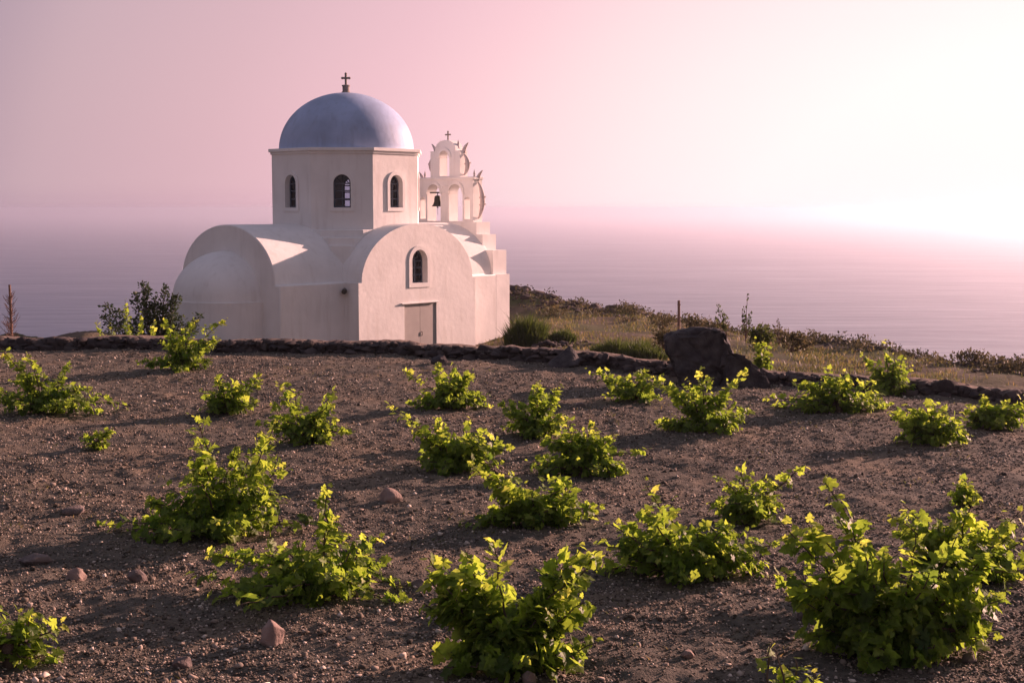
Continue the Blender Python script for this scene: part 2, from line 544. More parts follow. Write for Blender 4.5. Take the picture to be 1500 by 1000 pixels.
# lower terrace and the slope that falls to the sea
fx = warp(-400, -22, 24, 400, 0.30, 1.18)
fd = np.concatenate([np.arange(0, 46, 0.22), 46 + np.cumsum(np.linspace(.3, 14, 40))])
X, D = np.meshgrid(fx, fd)
Yf = wall_y(X) + 0.12 + D
Zf = field_z(X, Yf)
nx, ny = len(fx), len(fd)
i = (np.arange(ny - 1)[:, None] * nx + np.arange(nx - 1)[None]).ravel()
me = new_mesh('terrain', np.stack([X.ravel(), Yf.ravel(), Zf.ravel()], 1), np.stack([i, i + 1, i + nx + 1, i + nx], 1))
smooth(me, 0)
tag(link('terrain', me, M_FIELD), kind='structure')

mb = MB()
SEA_R = 42000.0
ring = [30, 300, 1500, 6000, 18000, SEA_R]
k = 0
nseg = 128
V = [(0, 0, 0)]
F = []
for r in ring:
    V += [(r * math.cos(2 * math.pi * j / nseg), r * math.sin(2 * math.pi * j / nseg), 0) for j in range(nseg)]
F += [(0, 1 + j, 1 + (j + 1) % nseg) for j in range(nseg)]
for q in range(len(ring) - 1):
    a = 1 + q * nseg
    F += [(a + j, a + nseg + j, a + nseg + (j + 1) % nseg, a + (j + 1) % nseg) for j in range(nseg)]
me = new_mesh('sea', V, F)
tag(link('sea', me, M_SEA, loc=(0, 0, SEA_Z)), kind='structure')

# ---------------------------------------------------------------- chapel
ROT = math.radians(47.9)
BASE = -2.8
CH = empty('chapel', (-6.0, 50.0, BASE), ROT)
tag(CH, 'white plastered chapel with a blue dome, belfry and barrel vaulted arms', 'chapel')
DZ = -BASE          # shapes below are written with heights counted from the vineyard soil
LOW = -3.6

A, B, SPR = 2.6, 1.95, 0.2


def vault_profile(half, a, b, spr, n=40):
    pts = [(-half, LOW), (-half, spr)]
    pts += [(a * -math.cos(math.pi * i / n), spr + b * math.sin(math.pi * i / n)) for i in range(n + 1)]
    pts += [(half, spr), (half, LOW)]
    return pts


def extrude_x(pts, x0, x1, caps=(True, True)):
    m = MB(); n = len(pts)
    m.v = [(x0, y, z) for y, z in pts] + [(x1, y, z) for y, z in pts]
    m.f = [(i, (i + 1) % n, n + (i + 1) % n, n + i) for i in range(n)]
    if caps[0]: m.f.append(tuple(range(n))[::-1])
    if caps[1]: m.f.append(tuple(range(n, 2 * n)))
    return m


extrude_x(vault_profile(2.85, A, B, SPR), -5.4, 5.0).build('nave', M_WALL, CH, DZ, 25, 0.035)


def outline(w, sill, spring, n=14, grow=0.0, rise=None):
    """opening with a round top, anticlockwise from the lower left; grow widens it evenly"""
    r = w / 2 + grow
    h = (w / 2 if rise is None else rise) + grow
    return [(-r, sill - grow)] + [(r, sill - grow)] + [(r * math.cos(math.pi * i / n), spring + h * math.sin(math.pi * i / n)) for i in range(n + 1)]


def opening_gap(op, u):
    c, w, sill, spring, rise = op
    x = min(1.0, abs(u - c) / (w / 2))
    return sill, spring + rise * math.sqrt(max(0, 1 - x * x))


def panel(u0, u1, bottom, ztop, ops, depth, extra=(), n=14, back=True, ends=True):
    """upright wall in the u-z plane (d = 0 front .. depth back) pierced by openings (centre, width, sill, spring, rise)"""
    br = {round(u0, 5), round(u1, 5)} | {round(e, 5) for e in extra}
    for c, w, sill, spring, rise in ops:
        for i in range(n + 1):
            br.add(round(c - w / 2 * math.cos(math.pi * i / n), 5))
    br = sorted(b for b in br if u0 - 2e-5 <= b <= u1 + 2e-5)
    m = MB()
    for ua, ub in zip(br, br[1:]):
        if ub - ua < 1e-5: continue
        um = (ua + ub) / 2
        here = sorted([o for o in ops if abs(um - o[0]) < o[1] / 2], key=lambda o: o[2])
        lo = (bottom, bottom)
        spans = []
        for o in here:
            ga, gb = opening_gap(o, ua), opening_gap(o, ub)
            spans.append((lo, (ga[0], gb[0])))
            lo = (ga[1], gb[1])
        spans.append((lo, (ztop(ua), ztop(ub))))
        for (la, lb), (ha, hb) in spans:
            if ha - la < 1e-6 and hb - lb < 1e-6: continue
            m.add([(ua, 0, la), (ub, 0, lb), (ub, 0, hb), (ua, 0, ha)], [(0, 1, 2, 3)])
            if back: m.add([(ua, depth, la), (ub, depth, lb), (ub, depth, hb), (ua, depth, ha)], [(3, 2, 1, 0)])
        m.add([(ua, 0, ztop(ua)), (ub, 0, ztop(ub)), (ub, depth, ztop(ub)), (ua, depth, ztop(ua))], [(0, 1, 2, 3)])
    for c, w, sill, spring, rise in ops:
        us = [c - w / 2 * math.cos(math.pi * i / n) for i in range(n + 1)]
        P = [(c - w / 2, sill)] + [(u, opening_gap((c, w, sill, spring, rise), u)[1]) for u in us] + [(c + w / 2, sill)]
        for (a, za), (b, zb) in zip(P, P[1:] + P[:1]):
            m.add([(a, 0, za), (b, 0, zb), (b, depth, zb), (a, depth, za)], [(0, 1, 2, 3)])
    if ends:
        for u in (u0, u1):
            m.add([(u, 0, bottom), (u, depth, bottom), (u, depth, ztop(u)), (u, 0, ztop(u))], [(0, 1, 2, 3)])
    return m


def band(inner, outer, d0, d1):
    """flat raised frame between two outlines of equal length"""
    n = len(inner); m = MB()
    m.v = [(x, d0, z) for x, z in inner] + [(x, d0, z) for x, z in outer] + [(x, d1, z) for x, z in inner] + [(x, d1, z) for x, z in outer]
    for i in range(n):
        j = (i + 1) % n
        m.f += [(i, j, n + j, n + i), (2 * n + i, 3 * n + i, 3 * n + j, 2 * n + j), (i, 2 * n + i, 2 * n + j, j), (n + i, n + j, 3 * n + j, 3 * n + i)]
    return m


def window_set(place, w, sill, spring, rise, depth, trim_w, trim_d):
    """window part with its pane and trim; place maps (u, d, z) to the chapel's own axes"""
    oi = outline(w - .10, sill + .05, spring, rise=rise - .05)
    oo = outline(w + .02, sill - .01, spring, rise=rise + .01)
    fr_ = band(oi, oo, depth - .03, depth + .05)
    for z in (sill + (spring - sill) * .36, sill + (spring - sill) * .70, spring):
        fr_.box((-w / 2, depth - .02, z - .022), (w / 2, depth + .03, z + .022))
    fr_.box((-.022, depth - .024, sill), (.022, depth + .034, spring - .022))
    for a in (45, 90, 135):
        ca, sa = math.cos(math.radians(a)), math.sin(math.radians(a))
        r = .96
        fr_.tube([(0.06 * ca, depth, spring + .06 * sa), (w / 2 * ca * r, depth, spring + rise * sa * r)], .018, 6)
    f = fr_.build('window', M_FRAME, CH, DZ, mapf=place)
    g = outline(w - .06, sill + .03, spring, rise=rise - .03)
    m = MB(); m.add([(x, depth + .012, z) for x, z in g], [tuple(range(len(g)))])
    m.build('pane', M_GLASS, f, DZ, mapf=place)
    t_ = band(outline(w, sill, spring, rise=rise), outline(w, sill, spring, grow=trim_w, rise=rise), -trim_d, .004)
    t_.build('window_trim', M_WALL, f, DZ, mapf=place)
    return f


# south arm with door and window; u runs west, d runs into the building
SY = -3.57
H2, A2, U0 = 2.83, 2.68, 0.17
prof2 = [(-H2, LOW), (-H2, SPR + .003)] + [(A2 * -math.cos(math.pi * i / 40), SPR + .003 + (B + .012) * math.sin(math.pi * i / 40)) for i in range(41)] + [(H2, SPR + .003), (H2, LOW)]
m = MB(); n = len(prof2)
m.v = [(u + U0, SY + .42, z) for u, z in prof2] + [(u + U0, -0.4, z) for u, z in prof2]
m.f = [(i, i + 1, n + i + 1, n + i) for i in range(n - 1)]
m.build('side_arm', M_WALL, CH, DZ, 25)


def arm_top(u):
    u = u - U0
    if abs(u) > A2: return SPR + .003
    return SPR + .003 + (B + .012) * math.sqrt(max(0, 1 - (u / A2) ** 2))


DOOR = (0.22, 1.56, LOW + .85, -0.62, 0.0001)
WIN = (0.17, 0.74, 0.10, 0.86, 0.40)
ext = [U0 + A2 * -math.cos(math.pi * i / 40) for i in range(41)]
pm = panel(U0 - H2, U0 + H2, LOW, arm_top, [DOOR, WIN], 0.42, ext, back=False)
pm.build('front_wall', M_WALL, CH, DZ, mapf=lambda p: (p[0], SY + p[1], p[2]))
window_set(lambda p: (p[0] + WIN[0], SY + p[1], p[2]), WIN[1], WIN[2], WIN[3], WIN[4], 0.26, 0.15, 0.035)
m = MB()
m.box((DOOR[0] - .77, SY + .035, LOW + .85), (DOOR[0] - .004, SY + .12, -0.63))
m.box((DOOR[0] + .004, SY + .035, LOW + .85), (DOOR[0] + .77, SY + .12, -0.63))
door = m.build('door', M_DOOR, CH, DZ, bevel=.006)
m = MB(); m.box((DOOR[0] - .95, SY - .07, -0.615), (DOOR[0] + .84, SY + .02, -0.565))
m.build('lintel', M_WALL, CH, DZ, bevel=.012)
m = MB(); m.tube([(DOOR[0] + .08, SY + .035, -1.75), (DOOR[0] + .08, SY + .01, -1.75), (DOOR[0] + .08, SY + .01, -1.62), (DOOR[0] + .08, SY + .035, -1.62)], .014, 6)
m.build('handle', M_IRON, door, DZ)

# apse: half a drum under half a dome, on the east end
m = MB(); n1, n2 = 28, 12
AR, AD, AZ, AH = 1.92, 1.85, -0.36, 1.63
rows = []
for z in (LOW, AZ):
    rows.append([(-5.38 - AD * math.sin(math.pi * j / n1), AR * math.cos(math.pi * j / n1), z) for j in range(n1 + 1)])
rows.append([(-5.38 - (AD - .05) * math.sin(math.pi * j / n1), (AR - .05) * math.cos(math.pi * j / n1), AZ + .005) for j in range(n1 + 1)])
for i in range(1, n2 + 1):
    e = math.pi / 2 * i / n2
    rows.append([(-5.38 - (AD - .05) * math.cos(e) * math.sin(math.pi * j / n1), (AR - .05) * math.cos(e) * math.cos(math.pi * j / n1), AZ + .005 + AH * math.sin(e)) for j in range(n1 + 1)])
m.v = [p for r in rows for p in r]
w_ = n1 + 1
for q in range(len(rows) - 1):
    for j in range(n1):
        a = q * w_ + j
        m.f.append((a, a + 1, a + w_ + 1, a + w_))
m.build('apse', M_WALL, CH, DZ, 40)

# drum on its chamfered square base
RD = 2.79
octa = [(RD * math.cos(math.radians(22.5 + 45 * i)), RD * math.sin(math.radians(22.5 + 45 * i))) for i in range(8)]
AP = RD * math.cos(math.radians(22.5))
SIDE = 2 * RD * math.sin(math.radians(22.5))


def chamfer(h, c):
    return [(h, -c), (h, c), (c, h), (-c, h), (-h, c), (-h, -c), (-c, -h), (c, -h)]


m = MB()
m.prism(chamfer(2.60, 1.58), 0.6, 1.96)
m.prism(chamfer(2.63, 2.0), 0.55, 1.70)
m.prism(chamfer(2.66, 2.2), 0.5, 1.44)
m.build('drum_base', M_WALL, CH, DZ, bevel=.02)
m = MB()
DW = (0.0, 0.60, 2.72, 3.55, 0.31)
faces = []
for kf in range(8):
    ang = math.radians(45 * kf)
    nrm = Vector((math.cos(ang), math.sin(ang), 0)); tan = Vector((math.sin(ang), -math.cos(ang), 0)) * -1
    f_ = lambda p, nrm=nrm, tan=tan: tuple(tan * p[0] + nrm * (AP - p[1]) + Vector((0, 0, p[2])))
    faces.append(f_)
    pm = panel(-SIDE / 2, SIDE / 2, 1.94, lambda u: 4.68, [DW], 0.36, back=False, ends=False)
    m.add([f_(p) for p in pm.v], pm.f)
m.build('drum', M_WALL, CH, DZ)
for f_ in faces:
    window_set(f_, DW[1], DW[2], DW[3], DW[4], 0.20, 0.12, 0.045)
m = MB()
for r, z0, z1 in ((2.84, 4.58, 4.67), (2.91, 4.67, 4.78)):
    m.prism([(x * r / RD, y * r / RD) for x, y in octa], z0, z1)
m.build('cornice', M_WALL, CH, DZ, bevel=.012)
RB, HB = 2.43, 2.06
prof = [(RB + .01, 0)] + [(RB * math.cos(math.pi / 2 * i / 28), .02 + HB * math.sin(math.pi / 2 * i / 28)) for i in range(28)] + [(0.001, .02 + HB)]
m = MB(); m.lathe(prof, 72, (0, 0, 4.77))
m.build('dome', M_DOME, CH, DZ, 60)
m = MB()
m.lathe([(.17, 0), (.17, .06), (.13, .10), (.13, .26), (.15, .28), (.15, .32), (.001, .34)], 12, (0, 0, 6.80))
cr = m.build('cross_base', M_CROSS, CH, DZ, 40)


def cross_mesh(c, h, w, tk, ax):
    m = MB()
    x, y, z = c
    t2 = tk / 2
    a = lambda d, zz: (x + ax[0] * d, y + ax[1] * d, zz)
    m.tube([(x, y, z), (x, y, z + h)], t2, 8)
    zz = z + h * .66
    m.tube([a(-w / 2, zz), a(w / 2, zz)], t2 * .95, 8)
    for p in (a(-w / 2, zz), a(w / 2, zz), (x, y, z + h)):
        m.lathe([(.001, -t2 * 1.25), (t2 * 1.25, 0), (.001, t2 * 1.25)], 8, p)
    return m


cross_mesh((0, 0, 7.06), .47, .27, .085, (math.cos(-ROT), math.sin(-ROT))).build('cross', M_CROSS, CH, DZ, 50)

# belfry: stepped gable of the west front, u runs south (-y), d runs west from x = 4.9
BX, BD = 4.9, 0.75
bmap = lambda p: (BX + p[1], -p[0], p[2])
STEP = [(2.87, .16), (2.69, 1.11), (2.15, 1.70), (1.83, 2.17)]


def gable_top(u):
    u = abs(u)
    z = 2.2
    for s, zt in STEP[::-1]:
        if u > s - 1e-4 and False: pass
    if u <= 1.83: return 2.17
    if u <= 2.15: return 1.70
    if u <= 2.69: return 1.11
    return .16


m = MB()
lv = [(2.853, LOW - .002, .197), (2.69, .197, 1.11), (2.15, 1.11, 1.70), (1.83, 1.70, 2.17)]
pts = []
for s, z0, z1 in lv: pts += [(s, z0), (s, z1)]
pts = pts + [(-s, z) for s, z in pts[::-1]]
n = len(pts)
m.v = [(u, 0, z) for u, z in pts] + [(u, BD, z) for u, z in pts]
m.f = [tuple(range(n)), tuple(range(n, 2 * n))[::-1]] + [(i, n + i, n + (i + 1) % n, (i + 1) % n) for i in range(n)]
m.build('stepped_gable', M_WALL, CH, DZ, mapf=bmap)
ops = [(-.60, .74, 2.20, 3.26, .37), (.60, .74, 2.20, 3.26, .37), (1.22, .30, 2.28, 2.98, .16), (-1.22, .30, 2.28, 2.98, .16)]
pm = panel(-1.54, 1.54, 2.165, lambda u: 3.88, ops, .50)
bel = pm.build('belfry', M_WALL, CH, DZ, mapf=lambda p: bmap((p[0], p[1] + .12, p[2])))
up = [(-.04, .54, 3.95, 4.66, .27)]
ut = lambda u: 4.92 if abs(u) > .56 else 4.92 + .42 * math.sqrt(max(0, 1 - (u / .56) ** 2)) ** .8
ex = [.56 * math.cos(math.pi * i / 16) for i in range(17)] + [.5601, -.5601]
pm = panel(-.82, .80, 3.875, ut, up, .42, ex)
pm.build('upper_belfry', M_WALL, bel, DZ, mapf=lambda p: bmap((p[0], p[1] + .16, p[2])))
m = MB()
m.add(*(lambda q: (q.v, q.f))((lambda q: (q.box((-1.59, .08, 3.80), (1.59, .66, 3.90)), q)[1])(MB())))
m.build('ledge', M_WALL, bel, DZ, mapf=bmap, bevel=.02)
for c, w, sill, spring, rise in ops[:2] + [up[0]]:
    t_ = band(outline(w, sill, spring, rise=rise)[2:], outline(w, sill, spring, grow=.11, rise=rise)[2:], -.05, .035)
    t_.build('arch_trim', M_WALL, bel, DZ, mapf=lambda p, c=c, w=w, s=(.16 if w < .6 else .12): bmap((p[0] + c, p[1] + s, p[2])))
m = MB()
ringp = [(.17 * math.cos(2 * math.pi * i / 20), 3.45 + .17 * math.sin(2 * math.pi * i / 20)) for i in range(20)]
ring2 = [(.12 * math.cos(2 * math.pi * i / 20), 3.45 + .12 * math.sin(2 * math.pi * i / 20)) for i in range(20)]
band(ring2, ringp, -.015, .035).build('medallion', M_WALL, bel, DZ, mapf=lambda p: bmap((p[0], p[1] + .11, p[2])))
cross_mesh((BX + .37, .05, 5.32), .36, .26, .06, (0, 1)).build('belfry_cross', M_CROSS, bel, DZ, 50)
MIDX = .38
for sg in (1, -1):
    for edge, z0, z1, bulge, ties in ((.81, 3.98, 4.78, .20, (.45,)), (1.56, 2.30, 3.70, .24, (.42, .62))):
        m = MB()
        P_ = [];R_ = []
        for i in range(15):
            s = i / 14
            z = z1 - (z1 - z0) * s
            P_.append((sg * (edge + .0 + bulge * math.sin(math.pi * s) ** .8), MIDX, z)); R_.append(.03 + .07 * math.sin(math.pi * s))
        m.tube(P_, R_, 8)
        for q in ties:
            z = z1 - (z1 - z0) * q
            m.tube([(sg * (edge + bulge - .16), MIDX, z - .01), (sg * (edge + bulge + .15), MIDX, z + .02)], .034, 6)
        m.build('scroll', M_SCROLL, bel, DZ, 60, mapf=bmap)
        m = MB()
        P_ = [(sg * (edge - .06 + .10 * s + .16 * s * s), .42, z1 + .06 + .38 * s ** .8) for s in [i / 9 for i in range(10)]]
        m.tube(P_, [.075 * (1 - i / 9) ** .7 + .015 for i in range(10)], 8)
        m.build('horn', M_SCROLL, bel, DZ, 60, mapf=bmap)
    for edge, z0 in ((.50, 5.05), (1.36, 3.89)):
        m = MB(); m.lathe([(.055, -.08), (.06, 0), (.035, .06), (.05, .12), (.03, .20), (.003, .30)], 10, bmap((sg * edge, MIDX, z0)))
        m.build('finial', M_SCROLL, bel, DZ, 50)
m = MB(); m.tube([(-2.62, -2.84, -.06), (-2.85, -3.05, -.10)], .085, 12)
m.build('drain_spout', M_IRON, CH, DZ, 40)

# the bell hangs in the south arch of the belfry (world axes worked out from the chapel's)
cr_, sr_ = math.cos(ROT), math.sin(ROT)


def chapel_world(x, y, z): return (-6.0 + cr_ * x - sr_ * y, 50.0 + sr_ * x + cr_ * y, z)


bell = empty('bell', chapel_world(BX + .20, .47, 2.78), ROT)
tag(bell, 'dark bronze bell hanging in an arched opening of the belfry', 'bell')
m = MB()
m.lathe([(.001, .42), (.07, .415), (.115, .38), (.135, .30), (.145, .18), (.175, .08), (.235, .0), (.225, -.015), (.15, .06), (.12, .3), (.001, .36)], 20)
m.build('bell_body', M_BRONZE, bell, 0, 50)
m = MB(); m.tube([(0, 0, .34), (0, 0, -.02)], .014, 6); m.lathe([(.001, -.09), (.04, -.05), (.001, -.01)], 10); m.tube([(0, 0, -.06), (0, 0, -.34)], .007, 5)
m.build('clapper', M_BRONZE, bell, 0, 50)
m = MB(); m.tube([(0, 0, .40), (0, 0, .52)], .02, 6); m.tube([(0, -.42, .53), (0, .42, .53)], .028, 8)
m.build('yoke', M_IRON, bell, 0, 50)

# ---------------------------------------------------------------- stones
def hull_template(seed, n=14, flat=.75):
    r = np.random.default_rng(seed)
    d = r.normal(size=(n, 3)); d /= np.linalg.norm(d, axis=1)[:, None]
    d *= r.uniform(.75, 1.0, (n, 1)); d[:, 2] *= flat
    bm = bmesh.new()
    for q in d: bm.verts.new(q)
    res = bmesh.ops.convex_hull(bm, input=bm.verts)
    bmesh.ops.delete(bm, geom=[g for g in res['geom_interior'] if isinstance(g, bmesh.types.BMVert)], context='VERTS')
    bmesh.ops.triangulate(bm, faces=bm.faces)
    bm.verts.index_update()
    V_ = np.array([v.co[:] for v in bm.verts]); F_ = np.array([[v.index for v in f.verts] for f in bm.faces])
    bm.free()
    return V_, F_


TEMPL = [hull_template(s, 9 + s % 4) for s in range(8)]


def scatter(name, pos, size, tone, rng, mat, squash=None, smooth_it=False, tmpl=TEMPL):
    """many loose stones in one mesh"""
    Vs, Fs, Ts = [], [], []
    k = 0
    pick = rng.integers(0, len(tmpl), len(pos))
    for ti, (TV, TF) in enumerate(tmpl):
        s = np.where(pick == ti)[0]
        if len(s) == 0: continue
        a = rng.uniform(0, 2 * np.pi, len(s)); ca, sa = np.cos(a), np.sin(a)
        asp = rng.uniform(.7, 1.35, (len(s), 3)); asp[:, 2] *= .8
        L = TV[None] * asp[:, None] * size[s][:, None, None]
        x = L[..., 0] * ca[:, None] - L[..., 1] * sa[:, None]; y = L[..., 0] * sa[:, None] + L[..., 1] * ca[:, None]
        W = np.stack([x, y, L[..., 2]], -1) + pos[s][:, None]
        Vs.append(W.reshape(-1, 3)); Ts.append(np.repeat(tone[s], len(TV)))
        Fs.append((TF[None] + (np.arange(len(s)) * len(TV))[:, None, None] + k).reshape(-1, 3))
        k += len(s) * len(TV)
    me = new_mesh(name, np.concatenate(Vs), np.concatenate(Fs))
    at = me.attributes.new('tone', 'FLOAT', 'POINT'); at.data.foreach_set('value', np.concatenate(Ts).astype(np.float32))
    if smooth_it: smooth(me, 50)
    return link(name, me, mat)


rng = np.random.default_rng(7)
# gravel on the vineyard soil, thinner with distance
NG = 250000
d = 6.2 * (27.5 / 6.2) ** (rng.uniform(0, 1, NG) ** 1.12)
az = rng.uniform(-.62, .62, NG)
gx_, gy_ = d * np.tan(az), d
ok = gy_ < wall_y(gx_) - .15
gx_, gy_ = gx_[ok], gy_[ok]
clump = vnoise(gx_ / .9, gy_ / .9, 31) + .5 * vnoise(gx_ / .25, gy_ / .25, 32)
ok = clump + rng.uniform(-.45, .45, len(gx_)) > -.22
gx_, gy_ = gx_[ok], gy_[ok]
sz = .0045 + .0036 * rng.pareto(2.5, len(gx_)) + .00045 * gy_
sz = np.clip(sz, .004, .034)
gz_ = ground_z(gx_, gy_) + ground_fine(gx_, gy_)
tone = np.clip(rng.beta(1.5, 2.0, len(gx_)) + (rng.uniform(0, 1, len(gx_)) > .95) * .5, 0, 1)
o = scatter('gravel', np.stack([gx_, gy_, gz_ + sz * .25], 1), sz, tone, rng, M_STONES)
tag(o, kind='stuff')

# the low dry-stone wall along the edge of the terrace: a rough face under a flat top of trodden earth
rng = np.random.default_rng(11)
us = np.arange(-19, 20, .05)
prof_w = [(-.06, -.10), (-.06, .0), (-.05, .03), (-.05, .06), (-.04, .09), (-.03, .12), (-.02, .15), (.0, .18), (.03, .205), (.08, .215), (.16, .22), (.28, .225), (.40, .225), (.52, .215), (.70, .08), (.85, -.15)]
uw = np.repeat(us, len(prof_w)); dw = np.tile([q[0] for q in prof_w], len(us)); hw = np.tile([q[1] for q in prof_w], len(us))
yw = wall_y(uw)
hk = .92 + .34 * vnoise(uw / 1.5, uw * 0 + 2, 51) + (.28 * vnoise(uw / .24, uw * 0 + 7, 52) + .2 * vnoise(uw / .10, uw * 0 + 9, 57)) * np.clip((.3 - dw) / .3, 0.15, 1)
hk = hk * np.interp(uw, [-19, 0, 6, 10, 20], [.95, .95, .8, .62, .62])
zb = ground_z(uw, yw)
face = np.clip((.26 - dw) / .3, 0, 1)
jx = .17 * vnoise(uw / .26, hw / .12, 53) + .09 * vnoise(uw / .09, hw / .06, 54)
V = np.stack([uw, yw + dw + jx * face, zb + hw * hk + .03 * vnoise(uw / .15, dw / .15, 55)], 1)
npf = len(prof_w)
q_ = (np.arange(len(us) - 1)[:, None] * npf + np.arange(npf - 1)[None]).ravel()
F = np.stack([q_, q_ + npf, q_ + npf + 1, q_ + 1], 1)
P_, S_, T_ = [], [], []
x = -17.0
while x < 18:
    y = float(wall_y(x)); base = float(ground_z(x, y))
    for lvl in range(3):
        P_.append((x + rng.normal(0, .05), y - .055 + .025 * lvl + rng.normal(0, .03), base + .01 + .075 * lvl + rng.normal(0, .015))); S_.append(.05 + .12 * rng.uniform() ** 1.5); T_.append(rng.uniform(.0, .75))
    for q in range(2):
        P_.append((x + rng.normal(0, .05), y + .02 + .13 * q + rng.uniform(0, .1), base + .185)); S_.append(rng.uniform(.035, .10)); T_.append(rng.uniform(.1, .8))  # top stones toned slightly lighter, a sunlit look put into their colour
    if rng.uniform() < .06:
        P_.append((x, y + .05, base + .16)); S_.append(rng.uniform(.15, .24)); T_.append(rng.uniform(.0, .5))
    x += rng.uniform(.06, .13)
BIGT = [hull_template(40 + s, 22, .72) for s in range(8)]
P_ = np.array(P_); P_[:, 2] = ground_z(P_[:, 0], P_[:, 1]) + (P_[:, 2] - ground_z(P_[:, 0], P_[:, 1])) * np.interp(P_[:, 0], [-19, 0, 6, 10, 20], [.95, .95, .8, .62, .62])
o = scatter('stone_wall', P_, np.array(S_), np.array(T_), rng, M_WALLSTONE, tmpl=BIGT, smooth_it=True)
me_r = new_mesh('wall_body', V, F)
ft = np.zeros(len(V), np.float32) + .35
at = me_r.attributes.new('tone', 'FLOAT', 'POINT'); at.data.foreach_set('value', np.where(dw < .10, .25 + .3 * vnoise(uw / .3, hw / .15, 56), .5).astype(np.float32))
me_r.materials.append(M_WALLSTONE); me_r.materials.append(M_TOPSOIL)
mi = np.where(np.tile([q[0] for q in prof_w[:-1]], len(us) - 1) > .05, 1, 0).astype(np.int32)
me_r.polygons.foreach_set('material_index', mi)
smooth(me_r, 0)
link('wall_core', me_r, None, o)
tag(o, 'low dry stone wall of dark rubble edging the vineyard terrace', 'wall')


def rock(name, label, px, row, w, h, mat, seed, dpt=None, z=None, cat='rock', group=None, y=None, rot=None, sink=.32):
    r = np.random.default_rng(seed)
    V_, F_ = hull_template(seed + 100, 20, 1.0)
    bm = bmesh.new()
    vs = [bm.verts.new(q) for q in V_]
    for f in F_: bm.faces.new([vs[i] for i in f])
    bmesh.ops.bevel(bm, geom=bm.edges[:], offset=.035, segments=1, affect='EDGES')
    bmesh.ops.triangulate(bm, faces=bm.faces)
    bmesh.ops.subdivide_edges(bm, edges=bm.edges[:], cuts=2, use_grid_fill=True)
    for v in bm.verts:
        c = v.co
        n_ = float(vnoise(c.x * 2.3 + seed, c.y * 2.3 + c.z * 1.7, seed)) * .14 + float(vnoise(c.x * 6 + c.z * 5, c.y * 6, seed + 1)) * .07
        v.co = c * (1 + n_)
    co = np.array([v.co[:] for v in bm.verts]); lo, hi = co.min(0), co.max(0)
    dd = dpt or w * .8
    for v in bm.verts:
        q = (np.array(v.co[:]) - lo) / (hi - lo)
        v.co = ((q[0] - .5) * w, (q[1] - .5) * dd, (q[2] - sink) * h / (1 - sink))
    me = bpy.data.meshes.new(name); bm.to_mesh(me); bm.free()
    smooth(me, 28)
    if y is None:
        p_ = at_z(px, row, 0.0); zz = float(ground_z(p_.x, p_.y))
    else:
        p_ = at_y(px, row, y); zz = float(field_z(p_.x, p_.y))
    o = link(name, me, mat, loc=(p_.x, p_.y + dd * .25, zz))
    o.rotation_euler = (0, 0, r.uniform(0, .6) if rot is None else rot)
    return tag(o, label, cat, group)


G = 'loose rocks on the vineyard soil'
rock('rock', 'tan block of rock with a sunlit right face lying between two vines', 572, 737, .22, .13, M_PINKROCK, 3, group=G)
rock('rock', 'upright rounded reddish rock with a lit right side near the front', 397, 945, .155, .155, M_PINKROCK, 5, group=G)
rock('rock', 'small pale round rock at the foot of the V shaped front vine', 775, 990, .085, .075, M_PINKROCK, 8, group=G)
rock('rock', 'flat pale stone at the lower edge of the photo beside the front vine', 705, 999, .085, .04, M_PINKROCK, 9, group=G)
rock('rock', 'pinkish rock alone on bare soil at the left below the big vine', 110, 847, .15, .09, M_PINKROCK, 12, group=G)
rock('rock', 'long flat dark stone on bare soil left of the big left vine', 105, 746, .22, .06, M_GREYROCK, 14, group=G)
rock('rock', 'broken pair-topped brown rock below the left runner of the big vine', 200, 853, .14, .10, M_GREYROCK, 17, group=G)
rock('rock', 'low grey rock bedded in soil at the left edge of the photo', 48, 826, .26, .07, M_GREYROCK, 19, group=G)
rock('rock', 'brownish rock peeping out left of the large front right vine', 1185, 905, .17, .10, M_GREYROCK, 23, group=G)
rock('rock', 'small grey rock right of the large front right vine at its foot', 1420, 968, .10, .06, M_GREYROCK, 27, group=G)
rock('rock', 'dark small rock left of the leafy front vine with two tall towers', 612, 862, .13, .08, M_GREYROCK, 29, group=G)
rock('rock', 'little pink stone just left of the bottom right sprout', 1008, 962, .08, .05, M_PINKROCK, 31, group=G)
rock('rock', 'grey stone in the lower left corner beside the yellow vine', 265, 975, .12, .07, M_GREYROCK, 33, group=G)
rock('rock', 'dark stone in front of the wall near the middle of the photo', 850, 600, .16, .06, M_GREYROCK, 37, group=G)
rock('rock', 'dark stone showing at the wall foot under the chapel door', 640, 535, .30, .16, M_ROCK, 41, group=G)
rock('rock', 'blocky dark stone standing against the wall left of the boulder', 830, 540, .55, .34, M_ROCK, 43, group=G)


